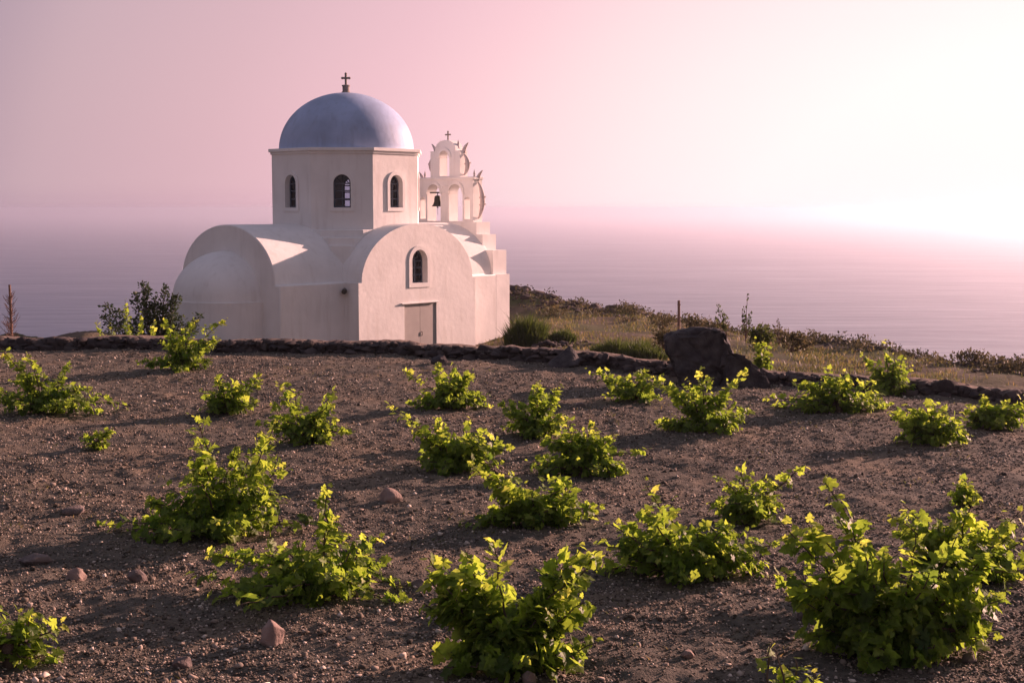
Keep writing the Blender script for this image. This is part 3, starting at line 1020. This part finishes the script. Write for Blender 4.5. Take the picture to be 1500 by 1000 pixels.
# the big boulder, built from its corners
def boulder():
    p_ = at_z(1048, 566); s = p_.y / FPX * 1.004
    def prof(pts, y, k):
        return [((px - 1048) * s * k * 1.07, y, (567 - row) * s * 1.03) for px, row in pts]
    big = [(978, 502), (985, 486), (1030, 483), (1058, 486), (1070, 510), (1076, 562), (1008, 572), (992, 545)]
    V_ = prof(big, 0, 1.0) + prof([(a, b + 6) for a, b in big], .75, .92)
    V_ += prof([(1060, 512), (1090, 520), (1116, 546), (1124, 572), (1056, 572)], -.12, 1.0) + prof([(1060, 530), (1085, 534), (1108, 552), (1112, 570)], .6, 1.0)
    obs = []
    for name_, vs_, sd in (('a', V_[:16], 3), ('b', V_[16:], 4)):
        bm = bmesh.new()
        for q in vs_: bm.verts.new(q)
        res = bmesh.ops.convex_hull(bm, input=bm.verts)
        bmesh.ops.delete(bm, geom=[g for g in res['geom_interior'] if isinstance(g, bmesh.types.BMVert)], context='VERTS')
        bmesh.ops.bevel(bm, geom=bm.edges[:], offset=.035, segments=2, affect='EDGES')
        bmesh.ops.triangulate(bm, faces=bm.faces)
        for it in range(3):
            bmesh.ops.subdivide_edges(bm, edges=[e for e in bm.edges if e.calc_length() > .05], cuts=1)
            bmesh.ops.triangulate(bm, faces=bm.faces)
        bm.normal_update()
        for v in bm.verts:
            c = v.co
            n_ = .11 * float(vnoise(c.x * 2.4 + c.y * 2, c.z * 3.1 + c.y, sd)) + .085 * float(vnoise(c.x * 7 + c.y * 4, c.z * 7 - c.y * 3, sd + 5)) + .035 * float(vnoise(c.x * 19 + c.y * 9, c.z * 17, sd + 7))
            v.co = c + v.normal * n_
        obs.append(bm)
    me = bpy.data.meshes.new('boulder')
    tmp = bpy.data.meshes.new('tmp'); obs[1].to_mesh(tmp); obs[0].from_mesh(tmp); obs[0].to_mesh(me)
    bpy.data.meshes.remove(tmp)
    smooth(me, 22)
    o = link('boulder', me, M_ROCK, loc=(p_.x, p_.y, float(ground_z(p_.x, p_.y)) - .03))
    tag(o, 'big dark blocky boulder standing in the line of the terrace wall', 'boulder')


boulder()

# ---------------------------------------------------------------- leaves and vines
_half = np.array([(.05, -.05), (.20, -.24), (.46, -.17), (.50, -.02), (.36, .11), (.60, .26), (.57, .42), (.33, .47), (.30, .70), (.16, .80), (.0, 1.0)])


def leaf_template(fold=.25, droop=.18):
    L = [(0, 0), (0, .5), (0, 1.0)] + [tuple(q) for q in _half[:-1]] + [(-a, b) for a, b in _half[:-1]]
    L = np.array(L)
    z = fold * np.abs(L[:, 0]) - droop * L[:, 1] ** 2 - .55 * np.maximum(np.abs(L[:, 0]) - .34, 0)
    m_ = len(_half) - 1
    V_ = np.stack([L[:, 0], L[:, 1], z], 1)
    F_ = []
    for off, s in ((3, 1), (3 + m_, -1)):
        ring_ = [0] + [off + i for i in range(m_)] + [2]
        for a, b in zip(ring_, ring_[1:]):
            F_.append((1, a, b) if s > 0 else (1, b, a))
    return V_, np.array(F_)


LEAFT = leaf_template()
SMALLT = (np.array([(0, 0, 0), (.32, .45, .08), (0, 1, -.1), (-.32, .45, .08)]), np.array([(0, 1, 2), (0, 2, 3)]))
NEEDLET = (np.array([(-.07, 0, 0), (.07, 0, 0), (0, 1, 0)]), np.array([(0, 1, 2)]))


def leaves_mesh(name, pos, axis, nrm, size, young, tmpl, mat, parent, rng, seg=None):
    TV, TF = tmpl
    axis = axis / np.linalg.norm(axis, axis=1)[:, None]
    nrm = nrm - axis * (nrm * axis).sum(1)[:, None]
    nrm /= np.maximum(np.linalg.norm(nrm, axis=1)[:, None], 1e-6)
    side = np.cross(axis, nrm)
    wob = rng.uniform(.80, 1.15, (len(pos), 1, 1)); fold = rng.uniform(-.5, 2.4, (len(pos), 1, 1))
    W = (side[:, None] * TV[None, :, :1] * wob + axis[:, None] * TV[None, :, 1:2] + nrm[:, None] * TV[None, :, 2:3] * fold) * size[:, None, None] + pos[:, None]
    F_ = (TF[None] + (np.arange(len(pos)) * len(TV))[:, None, None]).reshape(-1, 3)
    me = new_mesh(name, W.reshape(-1, 3), F_)
    at = me.attributes.new('young', 'FLOAT', 'POINT'); at.data.foreach_set('value', np.repeat(young, len(TV)).astype(np.float32))
    return link(name, me, mat, parent)


def unit(v): return v / np.maximum(np.linalg.norm(v, axis=-1, keepdims=True), 1e-9)


def vine(label, base, tips, group, seed, y=None, scale=1.0, leaf=.080, fill=8, gap=.027, lat=.85):
    """low bush vine: woody stump, canes to the listed tips, leaves along the canes"""
    rng = np.random.default_rng(seed)
    if y is None:
        b = at_z(*base); zz = float(ground_z(b.x, b.y))
    else:
        b = at_y(*base, y); zz = float(field_z(b.x, b.y)); 
    root = empty('grape_vine', (b.x, b.y, zz))
    tag(root, label, 'vine', group)
    tipv, thins = [], []
    for (px, row, *thin) in tips:
        q = at_y(px, row, b.y)
        t_ = np.array([(q.x - b.x) * 1.13, 0.0, (q.z - zz) * 1.01])
        t_[2] = max(t_[2], .03)
        tipv.append(t_); thins.append(bool(thin))
    spread = np.max(np.abs([t_[0] for t_ in tipv])); top = max(t_[2] for t_ in tipv)
    tb = MB()
    tb.tube([(0, 0, -.08), (.02, .01, .05), (.0, -.01, .12 * scale), (.03, .0, .18 * scale)], [.055 * scale, .05 * scale, .045 * scale, .03 * scale], 8)
    P, AX, NR, SZ, YG = [], [], [], [], []
    cen = np.array([0, 0, top * .30])

    def dress(C, t0, old, lsz):
        """leaves along one cane; old = share of its length that bears full grown leaves"""
        n = len(C)
        if n < 2: return
        tang = unit(np.gradient(C, axis=0)); tt_ = np.linspace(0, 1, n)
        sel = np.where((tt_ >= t0) & (rng.uniform(0, 1, n) < .84))[0]
        if len(sel) == 0: return
        a = rng.normal(0, 1, (len(sel), 3)); a[:, 2] = a[:, 2] * .7 + .12
        a = unit(a - tang[sel] * (a * tang[sel]).sum(1)[:, None])
        tl = tt_[sel]
        pet = rng.uniform(.02, .075, len(sel))[:, None] * (1.15 - .7 * tl[:, None]) * scale
        pos = C[sel] + a * pet
        pos[:, 2] = np.maximum(pos[:, 2], .02)
        outw = unit((pos - cen) * [1, 1, .9])
        ax = unit(a * .5 + outw * .55 + np.array([0, 0, -.38]) + tang[sel] * .35 + rng.normal(0, .38, (len(sel), 3)))
        nr = unit(np.array([.10, -.10, .65]) + outw * .75 + rng.normal(0, .5, (len(sel), 3)))
        k = np.clip((tl - old) / max(1 - old, .05), 0, 1)
        SZ.append(lsz * rng.uniform(.62, 1.2, len(sel)) * (1 - .50 * k ** 2))
        hgt = np.clip(pos[:, 2] / max(top, .1), 0, 1)
        YG.append(np.clip(rng.normal(.28, .16, len(sel)) + .30 * k + .26 * hgt + (rng.uniform(0, 1, len(sel)) > .97) * .2, 0, 1))  # younger towards cane tips; height term paints in brighter, sunlit-looking tops
        P.append(pos); AX.append(ax); NR.append(nr)

    def cane(e, main, start=None, nlat=4):
        L = np.linalg.norm(e)
        if L < .04: return
        s0 = np.array([0, 0, .10 * scale])
        m1 = np.array([e[0] * .45, e[1] * .45, max(e[2] * .50, .05 * scale) + .06 * L]) + rng.normal(0, .05, 3) * L
        n = max(5, int(L / gap))
        t_ = np.linspace(0, 1, n)[:, None]
        C = (1 - t_) ** 2 * s0 + 2 * t_ * (1 - t_) * m1 + t_ ** 2 * e
        C[1:-1] += rng.normal(0, .009, (n - 2, 3))
        C[:, 2] = np.maximum(C[:, 2], .02)
        Ck = np.vstack([C[::max(1, n // 8)], C[-1:]])
        tb.tube([tuple(q) for q in Ck], list(np.linspace(.010, .003, len(Ck)) * scale), 5, caps=False)
        dress(C, .12, .78 if main else .9, leaf * scale)
        for k in range(nlat):
            u = rng.uniform(.18, .88)
            c0 = C[int(u * (n - 1))]
            l = rng.uniform(.09, .27) * scale * (1.2 - .92 * u)
            d = rng.normal(0, 1, 3); d[2] = abs(d[2]) * .6 - .05
            d = unit(d + unit(c0 - cen) * .6) * l
            nl = max(3, int(l / (gap * .9)))
            q = np.linspace(0, 1, nl)[:, None]
            Cl = c0 + d * q + np.array([0, 0, .12 * l]) * q * (1 - q) * 4
            Cl[:, 2] = np.maximum(Cl[:, 2], .02)
            dress(Cl, .15, .7, leaf * scale * .92)

    for t_, thin in zip(tipv, thins):
        r = math.hypot(t_[0], t_[2])
        nl = int((4 + 8 * r) * lat)
        for c in range(1 if thin else 2):
            e = t_.copy()
            e[1] = rng.normal(0, .22) * (spread * .55 + .08) if c == 0 else rng.normal(0, .42) * (spread * .6 + .1)
            if c: e = e * np.array([rng.uniform(.7, .95), 1, rng.uniform(.6, .9)]) + rng.normal(0, .04, 3) * r
            e[2] = max(e[2], .03)
            cane(e, c == 0, nlat=1 if thin else nl)
    for i in range(fill):
        a = rng.uniform(0, 2 * np.pi)
        rr = spread * rng.uniform(.35, .90); h = top * rng.uniform(.05, .26)
        cane(np.array([rr * np.cos(a), rr * .9 * np.sin(a), h]), False, nlat=3)
    P = np.concatenate(P)
    leaves_mesh('foliage', P, np.concatenate(AX), np.concatenate(NR), np.concatenate(SZ), np.concatenate(YG), LEAFT, M_VINE, root, rng)
    tb.build('trunk', M_BARK, root, sm=60)
    return root


GV = 'low bush vines in the vineyard'
VINES = [
    ('broad leafy vine at the left edge with a low runner on its right', (62, 604), [(5, 500), (40, 520), (92, 535), (130, 565), (168, 600), (60, 548), (20, 556), (-25, 565), (105, 588), (80, 575)], {}),
    ('bushy vine against the terrace wall left of the chapel', (268, 544), [(245, 468), (286, 466), (324, 468), (238, 500), (302, 500), (212, 528), (265, 482), (316, 495)], {}),
    ('thin sprawling vine just behind the upright two horned vine on the left', (335, 605), [(296, 572), (320, 553), (346, 560), (378, 547), (374, 588), (300, 600), (350, 595)], dict(fill=5)),
    ('middle sized vine with two raised tips, right of the thin sprawling one', (452, 649), [(412, 563), (402, 596), (486, 573), (489, 618), (456, 605), (386, 618), (482, 646), (470, 600)], {}),
    ('tiny vine shoot alone on bare soil at the left', (145, 656), [(130, 638), (160, 626), (150, 638)], dict(fill=3, scale=.75)),
    ('large vine with two upright horns and a trailing arm to the left', (322, 776), [(286, 606), (300, 640), (378, 640), (396, 622), (413, 680), (340, 655), (230, 730), (165, 772, 1), (352, 770), (258, 705), (404, 720), (215, 770)], dict(fill=16)),
    ('low spreading vine with a bright yellow green arm to its lower right', (470, 872), [(475, 718, 1), (482, 760), (402, 800), (310, 818), (290, 845, 1), (330, 890), (405, 890), (540, 832), (587, 884), (545, 795), (440, 790), (515, 800)], dict(fill=14)),
    ('compact round vine nearest the wall in front of the chapel door', (655, 598), [(598, 545, 1), (640, 535), (665, 531), (690, 545), (710, 580), (602, 592), (650, 560), (712, 600), (680, 560)], dict(fill=13, lat=1.1)),
    ('vine with a tall double tip in the middle of the cluster of four', (786, 640), [(790, 563), (815, 566), (737, 590), (762, 590), (820, 608), (742, 625), (800, 600)], dict(fill=13, lat=1.1)),
    ('wide vine in the cluster of four with a long upper left shoot', (665, 686), [(580, 592, 1), (612, 625), (642, 610), (690, 608), (702, 640), (742, 655), (650, 630), (702, 688), (720, 632)], dict(fill=15, lat=1.1)),
    ('vine of the cluster of four with a thin arm pointing out to the right', (852, 692), [(830, 615), (870, 620), (895, 635), (940, 656, 1), (802, 640), (910, 690), (792, 680), (860, 640)], dict(fill=15, lat=1.1)),
    ('low wide vine below the cluster of four with an arm to the upper left', (780, 771), [(700, 680), (735, 695), (780, 715), (830, 705), (838, 730), (872, 740), (690, 765), (800, 728), (842, 764), (755, 720)], dict(fill=12)),
    ('small bright V shaped vine left of the big boulder', (928, 589), [(868, 540), (890, 553), (942, 536), (969, 548), (912, 560), (930, 565)], dict(fill=4)),
    ('rounded vine standing right in front of the big boulder', (1030, 636), [(975, 560), (1005, 555), (1030, 543), (1060, 570), (1086, 543), (1092, 598), (1002, 590), (966, 620), (1078, 628)], dict(fill=12)),
    ('wide low vine with a flat left wing, right of the boulder', (1228, 606), [(1130, 582, 1), (1170, 560), (1215, 540), (1245, 543), (1285, 560), (1270, 590), (1180, 600), (1300, 600), (1210, 565)], dict(fill=12)),
    ('upright vine with one tall pointed shoot against the wall at right', (1305, 578), [(1301, 498, 1), (1265, 520), (1322, 523), (1338, 540), (1290, 530), (1335, 565), (1310, 520)], {}),
    ('small dense vine alone in front of the wall on the right', (1366, 652), [(1330, 592), (1366, 592), (1386, 598), (1406, 608), (1312, 603), (1330, 625), (1412, 638), (1346, 600)], {}),
    ('vine cut by the right edge of the photo below the wall', (1458, 631), [(1415, 603), (1440, 576), (1472, 590), (1508, 588), (1502, 620), (1425, 628), (1460, 600)], {}),
    ('wide sprawling yellowish vine right of the front middle', (1000, 848), [(905, 765), (950, 745), (953, 712, 1), (985, 750), (1020, 768), (1060, 768), (1085, 780), (1130, 800), (872, 850, 1), (985, 866), (1112, 832), (940, 790), (890, 800), (1040, 800)], dict(fill=18)),
    ('vine behind the wide yellowish one with a long shoot to the upper right', (1103, 762), [(1060, 698), (1086, 690), (1120, 700), (1167, 678, 1), (1130, 730), (1047, 740), (1100, 715)], dict(fill=9)),
    ('front vine split into two leafy towers in a V', (742, 972), [(725, 790, 1), (690, 822), (640, 820), (636, 880), (665, 858), (840, 800), (864, 808), (815, 832), (800, 880), (860, 936), (825, 905), (652, 950), (700, 920), (710, 850)], dict(fill=4, leaf=.100)),
    ('largest and leafiest vine at the front right', (1312, 962), [(1160, 760), (1200, 770), (1229, 716, 1), (1246, 770), (1290, 800), (1340, 785), (1395, 790), (1440, 800), (1442, 870), (1420, 930), (1162, 850), (1182, 880), (1370, 945), (1252, 830), (1332, 850), (1470, 862), (1220, 910), (1300, 830), (1400, 850)], dict(fill=18, leaf=.100)),
    ('low vine peeping out behind the largest front right vine', (1402, 852), [(1310, 750), (1336, 743), (1370, 765), (1420, 745), (1476, 743), (1440, 780), (1492, 788), (1502, 830), (1482, 870), (1390, 775)], dict(fill=12)),
    ('tiny round vine sprout alone on the soil at the right', (1413, 740), [(1412, 704), (1400, 724), (1430, 727)], dict(fill=4, scale=.8)),
    ('sparse vine cut by the lower left edge of the photo', (12, 968), [(0, 925), (42, 910), (82, 914), (52, 950), (-20, 940), (76, 974)], dict(fill=1, leaf=.07, lat=.5)),
    ('few young bright leaves rising from the bottom edge at the right', (1158, 1110), [(1128, 938, 1), (1140, 955), (1166, 968), (1190, 985)], dict(fill=0, leaf=.075, gap=.04, lat=.4)),
]
for i, (lab, base, tips, kw) in enumerate(VINES):
    vine(lab, base, tips, GV, 100 + i, **kw)
GB = 'vines growing beyond the terrace wall'
vine('light green vine behind the wall in front of the dark shrub at left', (190, 497), [(148, 472), (185, 440), (206, 458), (223, 470), (165, 475), (195, 480)], GB, 301, y=30.0, fill=14, leaf=.095, lat=1.6)
vine('small bright green vine behind the right end of the boulder', (1116, 545), [(1108, 496), (1120, 502), (1128, 522), (1112, 515)], GB, 302, y=22.6, fill=3)

# ---------------------------------------------------------------- shrubs, grass and things on the lower terrace
def shrub(name, label, cat, base, y, tops, mat, seed, size=.05, dens=160, tmpl=SMALLT, group=None, flat=0.0, stem=M_TWIG, z=None, rad=.16, stub=.02):
    """shrub from pieces: each top (pixel) carries a ragged cluster of small leaves on a branch"""
    rng = np.random.default_rng(seed)
    b = at_y(*base, y); zz = float(field_z(b.x, b.y)) if z is None else z
    root = empty(name, (b.x, b.y, zz)); tag(root, label, cat, group)
    tb = MB(); P, AX, NR, SZ, YG = [], [], [], [], []
    for px, row in tops:
        q = at_y(px, row, y)
        e = np.array([q.x - b.x, rng.normal(0, rad * .8), max(q.z - zz, .05)])
        m1 = np.array([e[0] * .35, e[1] * .4, e[2] * .55])
        n = 26
        t_ = np.linspace(0, 1, n)[:, None]
        C = 2 * t_ * (1 - t_) * m1 + t_ ** 2 * e
        C[1:-1] += rng.normal(0, .015, (n - 2, 3))
        tb.tube([tuple(c) for c in C[::5]] + [tuple(C[-1])], list(np.linspace(stub, .004, 7)), 5, caps=False)
        u = rng.uniform(.22, 1.0, dens) ** .8
        c = C[(u * (n - 1)).astype(int)]
        r_ = rad * (1.05 - .75 * u)[:, None]
        off = rng.normal(0, .62, (dens, 3)) * r_
        off[:, 2] *= (1 - .5 * flat)
        P.append(c + off)
        ax = unit(off + [0, 0, .25 * (1 - flat)] + rng.normal(0, .06, (dens, 3)))
        AX.append(ax); NR.append(unit(rng.normal(0, 1, (dens, 3)) + [0, 0, .8]))
        SZ.append(size * rng.uniform(.6, 1.3, dens)); YG.append(np.clip(rng.normal(.45, .28, dens) + .25 * (u - .5), 0, 1))
    P = np.concatenate(P); P[:, 2] = np.maximum(P[:, 2], .0)
    leaves_mesh('foliage', P, np.concatenate(AX), np.concatenate(NR), np.concatenate(SZ), np.concatenate(YG), tmpl, mat, root, rng)
    tb.build('stem', stem, root, sm=60)
    return root


shrub('evergreen_shrub', 'dark evergreen shrub with ragged tops beside the chapel apse', 'shrub', (222, 500), 33.5,
      [(212, 410), (205, 425), (228, 432), (245, 415), (256, 432), (240, 445), (262, 428), (218, 445), (270, 462), (294, 460), (160, 440), (150, 460), (172, 452), (230, 470), (200, 465), (250, 465), (280, 470), (215, 418)],
      M_DARKLEAF, 401, .08, 470, flat=.8, rad=.25)

# dead sapling tied to a stake
p_ = at_y(17, 492, 29.0); zz = float(field_z(p_.x, p_.y)) - .05
st = empty('staked_sapling', (p_.x, p_.y, zz)); tag(st, 'withered sapling tied to a bare stake at the far left beyond the wall', 'sapling')
H_ = at_y(17, 417, 29.0).z - zz
m = MB(); m.tube([(0, 0, 0), (.005, 0, H_ * .5), (-.005, 0, H_)], [.030, .028, .026], 8); m.build('stake', M_WOOD, st, sm=50)
rng = np.random.default_rng(5); m = MB()
for i in range(150):
    z = rng.uniform(.25, .90) * H_; a = rng.uniform(0, 2 * np.pi); L = (.10 + .26 * (1.0 - z / H_)) * rng.uniform(.4, 1.25); r_ = rng.uniform(.25, 1.3)
    b_ = a + rng.normal(0, .5)
    m.tube([(.0, .0, z), (L * .5 * math.cos(a), L * .5 * math.sin(a), z + L * .45 * r_), (L * .5 * math.cos(a) + L * .35 * math.cos(b_), L * .5 * math.sin(a) + L * .35 * math.sin(b_), z + L * 1.0 * r_)], [.008, .006, .004], 4, caps=False)
m.build('branch', M_TWIG, st, sm=50)

# iron post on the far bank
p_ = at_y(994, 478, 50.0); zz = float(field_z(p_.x, p_.y))
H_ = at_y(994, 440, 50.0).z
m = MB(); m.tube([(0, 0, -.2), (.01, 0, (H_ - zz) * .5), (0, 0, H_ - zz)], [.055, .052, .05], 8); m.tube([(-.06, -.05, H_ - zz - .15), (.06, -.05, H_ - zz - .15)], .02, 6)
o = m.build('fence_post', M_WOOD, None, sm=50); o.location = (p_.x, p_.y, zz)
tag(o, 'single dark wooden post standing on the far bank above the boulder', 'post')

# thin wild plants against the sea
shrub('wild_plant', 'thin leafy stalk leaning left, left of two seen against the sea above the boulder', 'plant', (1064, 492), 30.0, [(1050, 446), (1056, 458), (1062, 464), (1048, 466)], M_GREENSCRUB, 411, .075, 26, rad=.06, stub=.008, z=at_y(1064, 494, 30).z)
shrub('wild_plant', 'thin upright branching stalk, right of two seen against the sea above the boulder', 'plant', (1092, 498), 29.0, [(1094, 432), (1087, 452), (1101, 455), (1090, 466), (1100, 470)], M_GREENSCRUB, 412, .06, 22, rad=.055, stub=.008, z=at_y(1092, 500, 29).z)
shrub('wild_plant', 'bare spindly weed stem behind the right part of the boulder', 'plant', (1142, 500), 27.0, [(1140, 466), (1150, 482), (1133, 478)], M_SCRUB, 413, .04, 16, rad=.05, stub=.007, z=at_y(1142, 503, 27).z)

# low scrub along the skyline: every bush its own object
GS = 'scrub bushes on the far bank'
SCRUB = [
    ('grey brown bush at the foot of the post, on its left', 970, 482, 48, [(955, 466), (968, 462), (982, 466), (976, 474)], M_SCRUB),
    ('reddish brown bush right of the post on the bank', 1015, 484, 47, [(1003, 466), (1018, 464), (1032, 470), (1010, 474), (1024, 475)], M_SCRUB),
    ('low grey green bush on the bank right above the boulder', 1048, 488, 45, [(1036, 472), (1050, 476), (1062, 480)], M_SCRUB),
    ('rust coloured weed clump at the left foot of the boulder', 972, 508, 36, [(962, 488), (974, 484), (984, 492), (968, 496)], M_SCRUB),
    ('tall dry green bush right behind the boulder top', 1112, 512, 30, [(1100, 486), (1114, 480), (1126, 484), (1134, 494), (1108, 494)], M_GREENSCRUB),
    ('brown green bush in the middle of the bank right of the boulder', 1160, 512, 33, [(1148, 492), (1162, 490), (1176, 494), (1186, 502)], M_SCRUB),
    ('flat dark bush on the right skyline left of the rock pile', 1262, 524, 44, [(1246, 514), (1262, 511), (1280, 515)], M_SCRUB),
    ('rounded dark bush topping the rock pile at the far right', 1425, 532, 40, [(1402, 520), (1418, 514), (1434, 518), (1448, 526)], M_SCRUB),
    ('small brown bush at the right edge of the photo above the wall', 1478, 548, 38, [(1462, 540), (1478, 536), (1494, 543)], M_SCRUB),
    ('yellowish bush among the rubble on the bank beyond the field', 812, 470, 58, [(800, 452), (814, 450), (828, 455)], M_SCRUB),
    ('brown bush midway along the far rubble bank', 872, 474, 58, [(856, 462), (872, 458), (890, 463)], M_SCRUB),
    ('small low bush left of the post bush on the far bank', 925, 482, 56, [(912, 468), (926, 465), (940, 469)], M_SCRUB),
]
for i, (lab, px, row, y, tops, mt) in enumerate(SCRUB):
    shrub('scrub_bush', lab, 'bush', (px, row), y, tops, mt, 500 + i, .075, 150, group=GS, rad=.30 * y / 45, z=at_y(px, row, y).z - .05, flat=.2)


def grass(name, rng, X, Y, h, mat, wid=.012, lean=.35, zf=field_z, parent=None):
    n = len(X)
    Z = zf(X, Y) - .02
    a = rng.uniform(0, 2 * np.pi, n); ln_ = rng.normal(0, lean, (n, 2))
    p0 = np.stack([X, Y, Z], 1)
    w = np.stack([np.cos(a), np.sin(a), np.zeros(n)], 1) * (wid * rng.uniform(.6, 1.4, n))[:, None]
    tip = p0 + np.stack([ln_[:, 0] * h, ln_[:, 1] * h, h], 1)
    mid = p0 * .5 + tip * .5 + np.stack([-ln_[:, 0] * h * .14, -ln_[:, 1] * h * .14, h * .1], 1)
    V_ = np.stack([p0 - w, p0 + w, mid + w * .7, mid - w * .7, tip], 1).reshape(-1, 3)
    k = (np.arange(n) * 5)[:, None]
    F_ = np.concatenate([np.array([[0, 1, 2]]) + k, np.array([[0, 2, 3]]) + k, np.array([[3, 2, 4]]) + k])
    me = new_mesh(name, V_, F_)
    at = me.attributes.new('young', 'FLOAT', 'POINT')
    at.data.foreach_set('value', np.repeat(np.clip(rng.normal(.55, .25, n), 0, 1), 5).astype(np.float32))
    return link(name, me, mat, parent)


rng = np.random.default_rng(21)
n = 60000
X = np.concatenate([rng.uniform(-1, 12, n // 2), rng.uniform(5, 19, n // 2)])
Y = np.concatenate([rng.uniform(36, 64, n // 2), rng.uniform(20, 45, n // 2)])
yc = np.interp(X, CX, CY)
ok = (Y > wall_y(X) + 1.3) & (Y < yc - .5) & (vnoise(X / 1.6, Y / 2.4, 61) + .4 * vnoise(X / .5, Y / .5, 62) + rng.uniform(-.3, .3, n) > -.05)
X, Y = X[ok], Y[ok]
tag(grass('dry_grass', rng, X, Y, rng.uniform(.05, .17, len(X)), M_GRASS, .014), kind='stuff')

GT = 'green grass clumps in the field behind the wall'


def tuft(label, px, row, y, w, dpt, h, n, seed):
    r = np.random.default_rng(seed)
    p_ = at_y(px, row, y)
    a = r.uniform(0, 2 * np.pi, n); rr = np.sqrt(r.uniform(0, 1, n))
    X, Y = p_.x + w / 2 * rr * np.cos(a), y + dpt / 2 * rr * np.sin(a)
    hh = h * (1.05 - .45 * rr ** 2) * r.uniform(.6, 1.15, n) * (.9 + .5 * vnoise(X / .3, Y / .3, seed))
    tag(grass('grass_clump', r, X, Y, hh, M_GREENGRASS, .018, .25), label, 'grass', GT)


tuft('dark green tall grass clump touching the corner of the chapel', 770, 512, 46.5, 1.4, 1.2, 1.2, 2800, 1)
tuft('small green grass clump on the field right of the clump at the chapel corner', 824, 500, 47, .95, .8, .5, 1200, 2)
tuft('wide green grass patch in the field just left of the boulder', 922, 522, 42, 2.4, 1.6, .68, 4200, 3)

# rubble on the far banks and the little stone heap in the field
rng = np.random.default_rng(31)
n = 3800
X = rng.uniform(-6, 22, n); yc = np.interp(X, CX, CY)
Y = yc - np.abs(rng.normal(0, 1.6, n)) + .5
dense = (X < 4) | (rng.uniform(0, 1, n) < .35) | (X > 12)
X, Y = X[dense], Y[dense]
S = .07 + .06 * rng.pareto(2.6, len(X)); S = np.clip(S, .06, np.where(X > 9, .20, .36))
o = scatter('rubble', np.stack([X, Y, field_z(X, Y) + S * .2], 1), S, np.clip(rng.beta(2, 3, len(X)) * .9, 0, 1), rng, M_WALLSTONE, tmpl=BIGT, smooth_it=True)
tag(o, kind='stuff')
n = 190
cx_ = np.where(rng.uniform(0, 1, n) < .08, rng.uniform(-1, 5, n), rng.uniform(5, 19, n)); cy_ = np.interp(cx_, CX, CY) - np.abs(rng.normal(0, 1.8, n)) + .3
k_ = 60
X = np.repeat(cx_, k_) + rng.normal(0, .28, n * k_); Y = np.repeat(cy_, k_) + rng.normal(0, .25, n * k_)
hh = np.repeat(rng.uniform(.12, .42, n), k_)
P = np.stack([X, Y, field_z(X, Y) + rng.uniform(0, 1, n * k_) * hh * np.exp(-((X - np.repeat(cx_, k_)) / .45) ** 2)], 1)
ax = unit(rng.normal(0, 1, (n * k_, 3)) + [0, 0, .6])
tag(leaves_mesh('ground_cover', P, ax, unit(rng.normal(0, 1, (n * k_, 3))), rng.uniform(.06, .13, n * k_), np.clip(np.repeat(rng.uniform(0, .9, n), k_) + rng.normal(0, .12, n * k_), 0, 1), SMALLT, M_SCRUB, None, rng), kind='stuff')
c = at_y(805, 512, 46)
n = 110
X = c.x + rng.normal(0, .75, n); Y = 46 + rng.normal(0, .55, n); S = rng.uniform(.06, .16, n)
Z = field_z(X, Y) + .30 * np.exp(-((X - c.x) / .8) ** 2 - ((Y - 46) / .6) ** 2) * rng.uniform(.2, 1, n)
o = scatter('stone_heap', np.stack([X, Y, Z], 1), S, np.clip(rng.beta(2, 2, n), 0, 1), rng, M_WALLSTONE, tmpl=BIGT, smooth_it=True)
tag(o, 'low heap of field stones between the two grass clumps beside the chapel', 'stone heap'); o['kind'] = 'stuff'

# sparse weeds on the vineyard soil
rng = np.random.default_rng(41)
NW = 520
cx_ = rng.uniform(-8, 9, NW); cy_ = 7 + 17 * rng.uniform(0, 1, NW)
keepw = vnoise(cx_ / 2.2, cy_ / 2.2, 71) + rng.uniform(-.25, .25, NW) > -.02
cx_, cy_ = cx_[keepw], cy_[keepw]; NW = len(cx_)
X = np.repeat(cx_, 16) + rng.normal(0, .12, NW * 16); Y = np.repeat(cy_, 16) + rng.normal(0, .10, NW * 16)
ok = Y < wall_y(X) - .2
X, Y = X[ok], Y[ok]
tag(grass('weeds', rng, X, Y, rng.uniform(.012, .06, len(X)), M_GRASS, .006, .8, ground_z), kind='stuff')

# ---------------------------------------------------------------- haze over the sea
m = MB(); m.box((-46000, -46000, SEA_Z - 1.5), (46000, 46000, 8.4))
M_HAZE = bpy.data.materials.new('haze'); M_HAZE.use_nodes = True
t = M_HAZE.node_tree; t.nodes.clear()
pv = t.nodes.new('ShaderNodeVolumePrincipled')
pv.inputs['Color'].default_value = (.90, .89, 1.0, 1)
pv.inputs['Density'].default_value = 2.1e-4
pv.inputs['Anisotropy'].default_value = 0.76
ho = t.nodes.new('ShaderNodeOutputMaterial')
t.links.new(pv.outputs[0], ho.inputs['Volume'])
hz = m.build('haze', M_HAZE)
tag(hz, kind='stuff')
